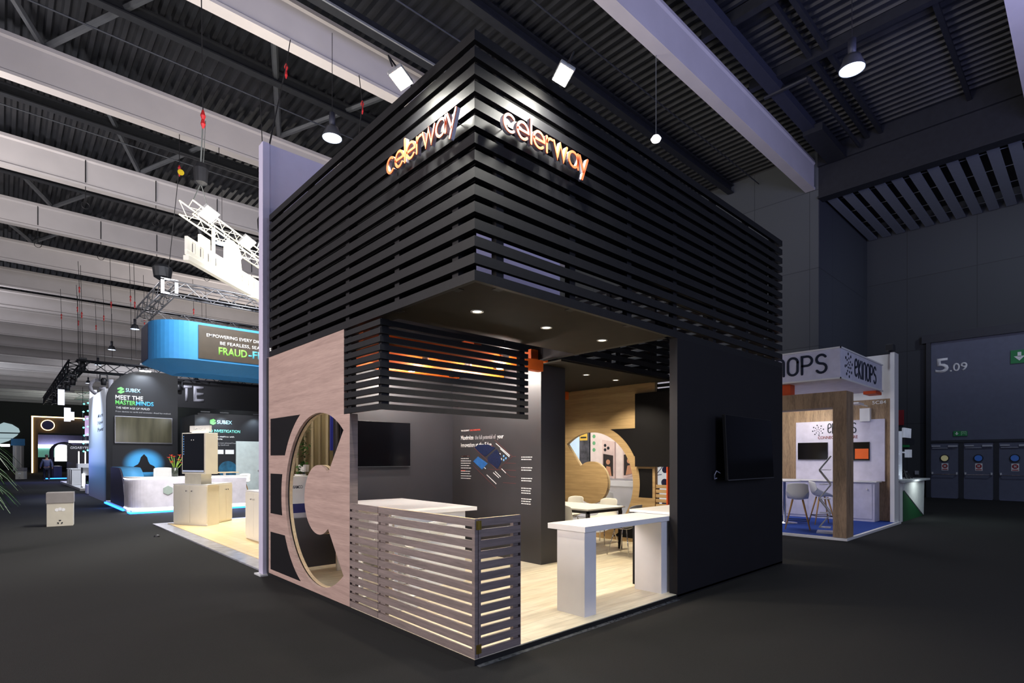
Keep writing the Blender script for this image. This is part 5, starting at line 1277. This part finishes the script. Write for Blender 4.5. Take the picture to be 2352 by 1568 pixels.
# -- glowing equipment counter
t = thing('equipment_counter', 'white counter with green and white angled front, right of the white stand', 'counter', (15, .4, 0))
B('counter_body', WHT, t, (13.86, 16.2, .12, 1.0, 0, 1.0)); B('countertop', GREYL, t, (13.84, 16.9, .02, 1.0, 1.0, 1.05))
MB().prism([(14.15, 0), (16.4, 0), (14.15, .78)], .1, .118, 'y').build('green_front', mat('dark_green', '#17502a', .5), t); MB().prism([(14.15, .80), (16.4, .02), (16.5, .98), (14.15, .98)], .085, .118, 'y').build('white_front', mat('counter_front', '#d8dad6', .5), t)
lamp('counter_glow', 'SPOT', (15.2, -.35, 1.1), (15.2, .1, .7), 14, (.9, 1, 1), .1, 140, .8)
t = thing('antenna_mast', 'glowing white pole with mounted antenna boxes standing on the equipment counter', 'antenna mast', (15.17, .4, 1.05))
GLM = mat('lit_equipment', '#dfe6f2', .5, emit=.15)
MB().tube([(15.17, .4, 1.05), (15.17, .4, 2.35)], .06, 10).build('pole', GLM, t)
for k in range(4): MB().tube([(15.62+.22*k, .4, 2.19), (15.66+.22*k, .4, 2.46)], .045, 8).build('antenna_rod', GLM, t)
B('radio_box', DMET, t, (15.3, 16.4, .3, .5, 2.0, 2.18)); B('antenna_box', GLM, t, (15.75, 16.1, .3, .4, 1.64, 1.86)); B('antenna_box', GLM, t, (14.6, 15.05, .35, .5, 1.44, 1.7)); B('antenna_box', GLM, t, (14.6, 15.05, .35, .5, 1.16, 1.42)); B('antenna_box', GLM, t, (14.15, 14.45, .35, .5, 1.72, 2.0))
B('cross_arm', GLM, t, (14.3, 15.9, .38, .42, 1.76, 1.8))
for k, (x, h_) in enumerate(((14.4, .18), (15.6, .25), (16.0, .16))): MB().tube([(x, .4, 1.05+h_), (x-.15, .3, 1.05)], .02, 5).tube([(x, .4, 1.05+h_), (x+.15, .3, 1.05)], .02, 5).tube([(x, .4, 1.05+h_), (x, .6, 1.05)], .02, 5).build('tripod_foot', DMET, t)
lamp('counter_floor_glow', 'AREA', (15.4, -.9, 2.0), (15.4, -1.6, 0), 14, (.8, 1, 1), 1.2)

# -- neighbours behind the far oak wall
t = thing('advert_wall', 'bright backlit advert wall of two phones, seen through the far C opening', 'advert wall', (9, 6, 0))
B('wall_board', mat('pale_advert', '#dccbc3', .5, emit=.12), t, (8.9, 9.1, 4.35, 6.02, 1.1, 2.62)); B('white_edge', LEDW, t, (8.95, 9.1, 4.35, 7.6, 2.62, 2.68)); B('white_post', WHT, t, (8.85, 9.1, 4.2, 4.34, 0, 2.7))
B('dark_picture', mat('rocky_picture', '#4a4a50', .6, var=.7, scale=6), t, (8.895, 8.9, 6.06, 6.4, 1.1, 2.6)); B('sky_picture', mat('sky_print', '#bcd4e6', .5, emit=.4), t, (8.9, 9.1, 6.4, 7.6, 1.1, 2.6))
MB().prism([(6.42, 1.1), (7.5, 1.1), (7.5, 2.05), (7.1, 1.95), (6.7, 1.55), (6.42, 1.6)], 8.893, 8.899, 'x').build('rock_print', mat('rocky_picture', '#4a4a50'), t)
B('gold_badge', mat('gold_print', '#d8b24a', .5, emit=.2), t, (8.885, 8.894, 6.12, 6.38, 2.1, 2.48)); B('badge_lettering', DMET, t, (8.882, 8.884, 6.15, 6.35, 2.38, 2.42), (8.882, 8.884, 6.15, 6.35, 2.16, 2.2))
text('advert_lettering', 'Change thousands of', FX(8.898, 5.78, 2.42), mat('slate_lettering', '#56616f'), t, .07, 1.15, .002, .005); text('advert_lettering', 'E-ink Screen', FX(8.898, 5.3, 2.25), mat('slate_lettering', '#56616f'), t, .07, .62, .002, .005)
for k in range(3): MB().lathe([(0, 0), (.05, 0), (.05, .003), (0, .003)], n=14, M=FX(8.898, 5.9, 2.2-.18*k)).build('green_dot', mat('print_green', '#6cae7c', .5), t)
def phone(y0, y1, z0, z1, sk, left):
    P = [(y1, z0), (y0, z0-sk), (y0, z1-sk), (y1, z1)]
    MB().prism(P, 8.86, 8.89, 'x').build('phone_print', mat('phone_pink', '#d9bfb6', .5), t)
    ins = lambda u, v: (y1+(y0-y1)*u, z0+(z1-z0)*v-sk*u)
    MB().prism([ins(.1, .06), ins(.88, .06), ins(.88, .62), ins(.1, .62)], 8.852, 8.859, 'x').build('portrait_print', mat('portrait_dark', '#2a211e', .5), t)
    c = ins(.5, .42); MB().lathe([(0, 0), (.065, 0), (.065, .003), (0, .003)], n=16, M=FX(8.85, c[0], c[1])).build('portrait_face', mat('portrait_skin', '#c98f6c', .5), t)
    MB().prism([ins(.25, .06), ins(.78, .06), ins(.68, .3), ins(.38, .3)], 8.846, 8.851, 'x').build('portrait_body', mat('portrait_skin', '#c98f6c'), t)
    for u, v in ((.25, .86), (.25, .74), (.5, .8)): c = ins(u, v); MB().lathe([(0, 0), (.04, 0), (.04, .004), (0, .004)], n=14, M=FX(8.855, c[0], c[1])).build('lens_print', DMET, t)
phone(5.2, 5.6, 1.15, 2.1, .06, True); phone(4.55, 4.95, 1.12, 2.05, -.08, False)
B('shelf_unit', WHT, t, (8.6, 8.89, 4.35, 6.0, .92, 1.05), (8.95, 9.1, 4.35, 7.6, .02, 1.1)); 
dup(c0, (8.3, 4.95, .0), PI/2+.2, 'white chair in the bright stand behind the far C opening')
lamp('advert_fill_light', 'AREA', (7.4, 5.4, 3.2), (8.6, 5.3, .4), 45, (1, .96, .9), 1.2)  # no fixture; added to brighten the chair and floor below the advert
struct(B('floor_2', mat('pale_vinyl', '#c9c6c0', .6), None, (6.3, 9.1, 2.4, 8, 0, .01)))
t = thing('spotted_poster', 'white poster with navy dots behind the slatted oak screen at the far end', 'poster', (7.6, 3.05, .01)); B('poster_board', mat('poster_white_glow', '#e4e8ee', .5, emit=.45), t, (7.6, 7.65, 2.5, 3.6, .01, 1.85))  # poster board given a glow in place of light reaching it
for (y, z, r_) in ((2.97, 1.37, .07), (3.14, 1.5, .08), (2.85, 1.62, .09), (2.98, 1.1, .08), (3.2, .95, .1), (2.82, .85, .09), (2.95, .62, .1)): MB().lathe([(0, 0), (r_, 0), (r_, .003), (0, .003)], n=20, M=FX(7.598, y, z)).build('navy_dot', mat('navy_band', '#23265e'), t)
q = MB(); q.tube([(7.595, 3.15, 1.3), (7.595, 2.95, 1.52)], .008, 5).tube([(7.595, 3.16, 1.25), (7.595, 3.05, 1.27)], .008, 5); q.build('navy_line', mat('navy_band', '#23265e'), t)
# light through the canopy: lit strip lamp hanging behind
tag(MB().tube([(1.0, 4.2, 4.62), (4.5, 4.2, 4.62)], .03, 8).build('strip_lamp', mat('strip_lamp_glow', '#dfefff', emit=2.5)), 'thin white strip lamp glimpsed between the canopy slats', 'strip lamp') if False else None

# added fill lights out of view, to brighten the near side of the stand
lamp('aisle_fill_light', 'AREA', (-9.5, 4.0, 4.0), (0, 2.0, 1.2), 1100, (1, .9, .88), 3.5)
lamp('aisle_fill_light', 'AREA', (0.5, -11, 4.0), (1.5, 0, .8), 420, (.62, .70, 1), 4)
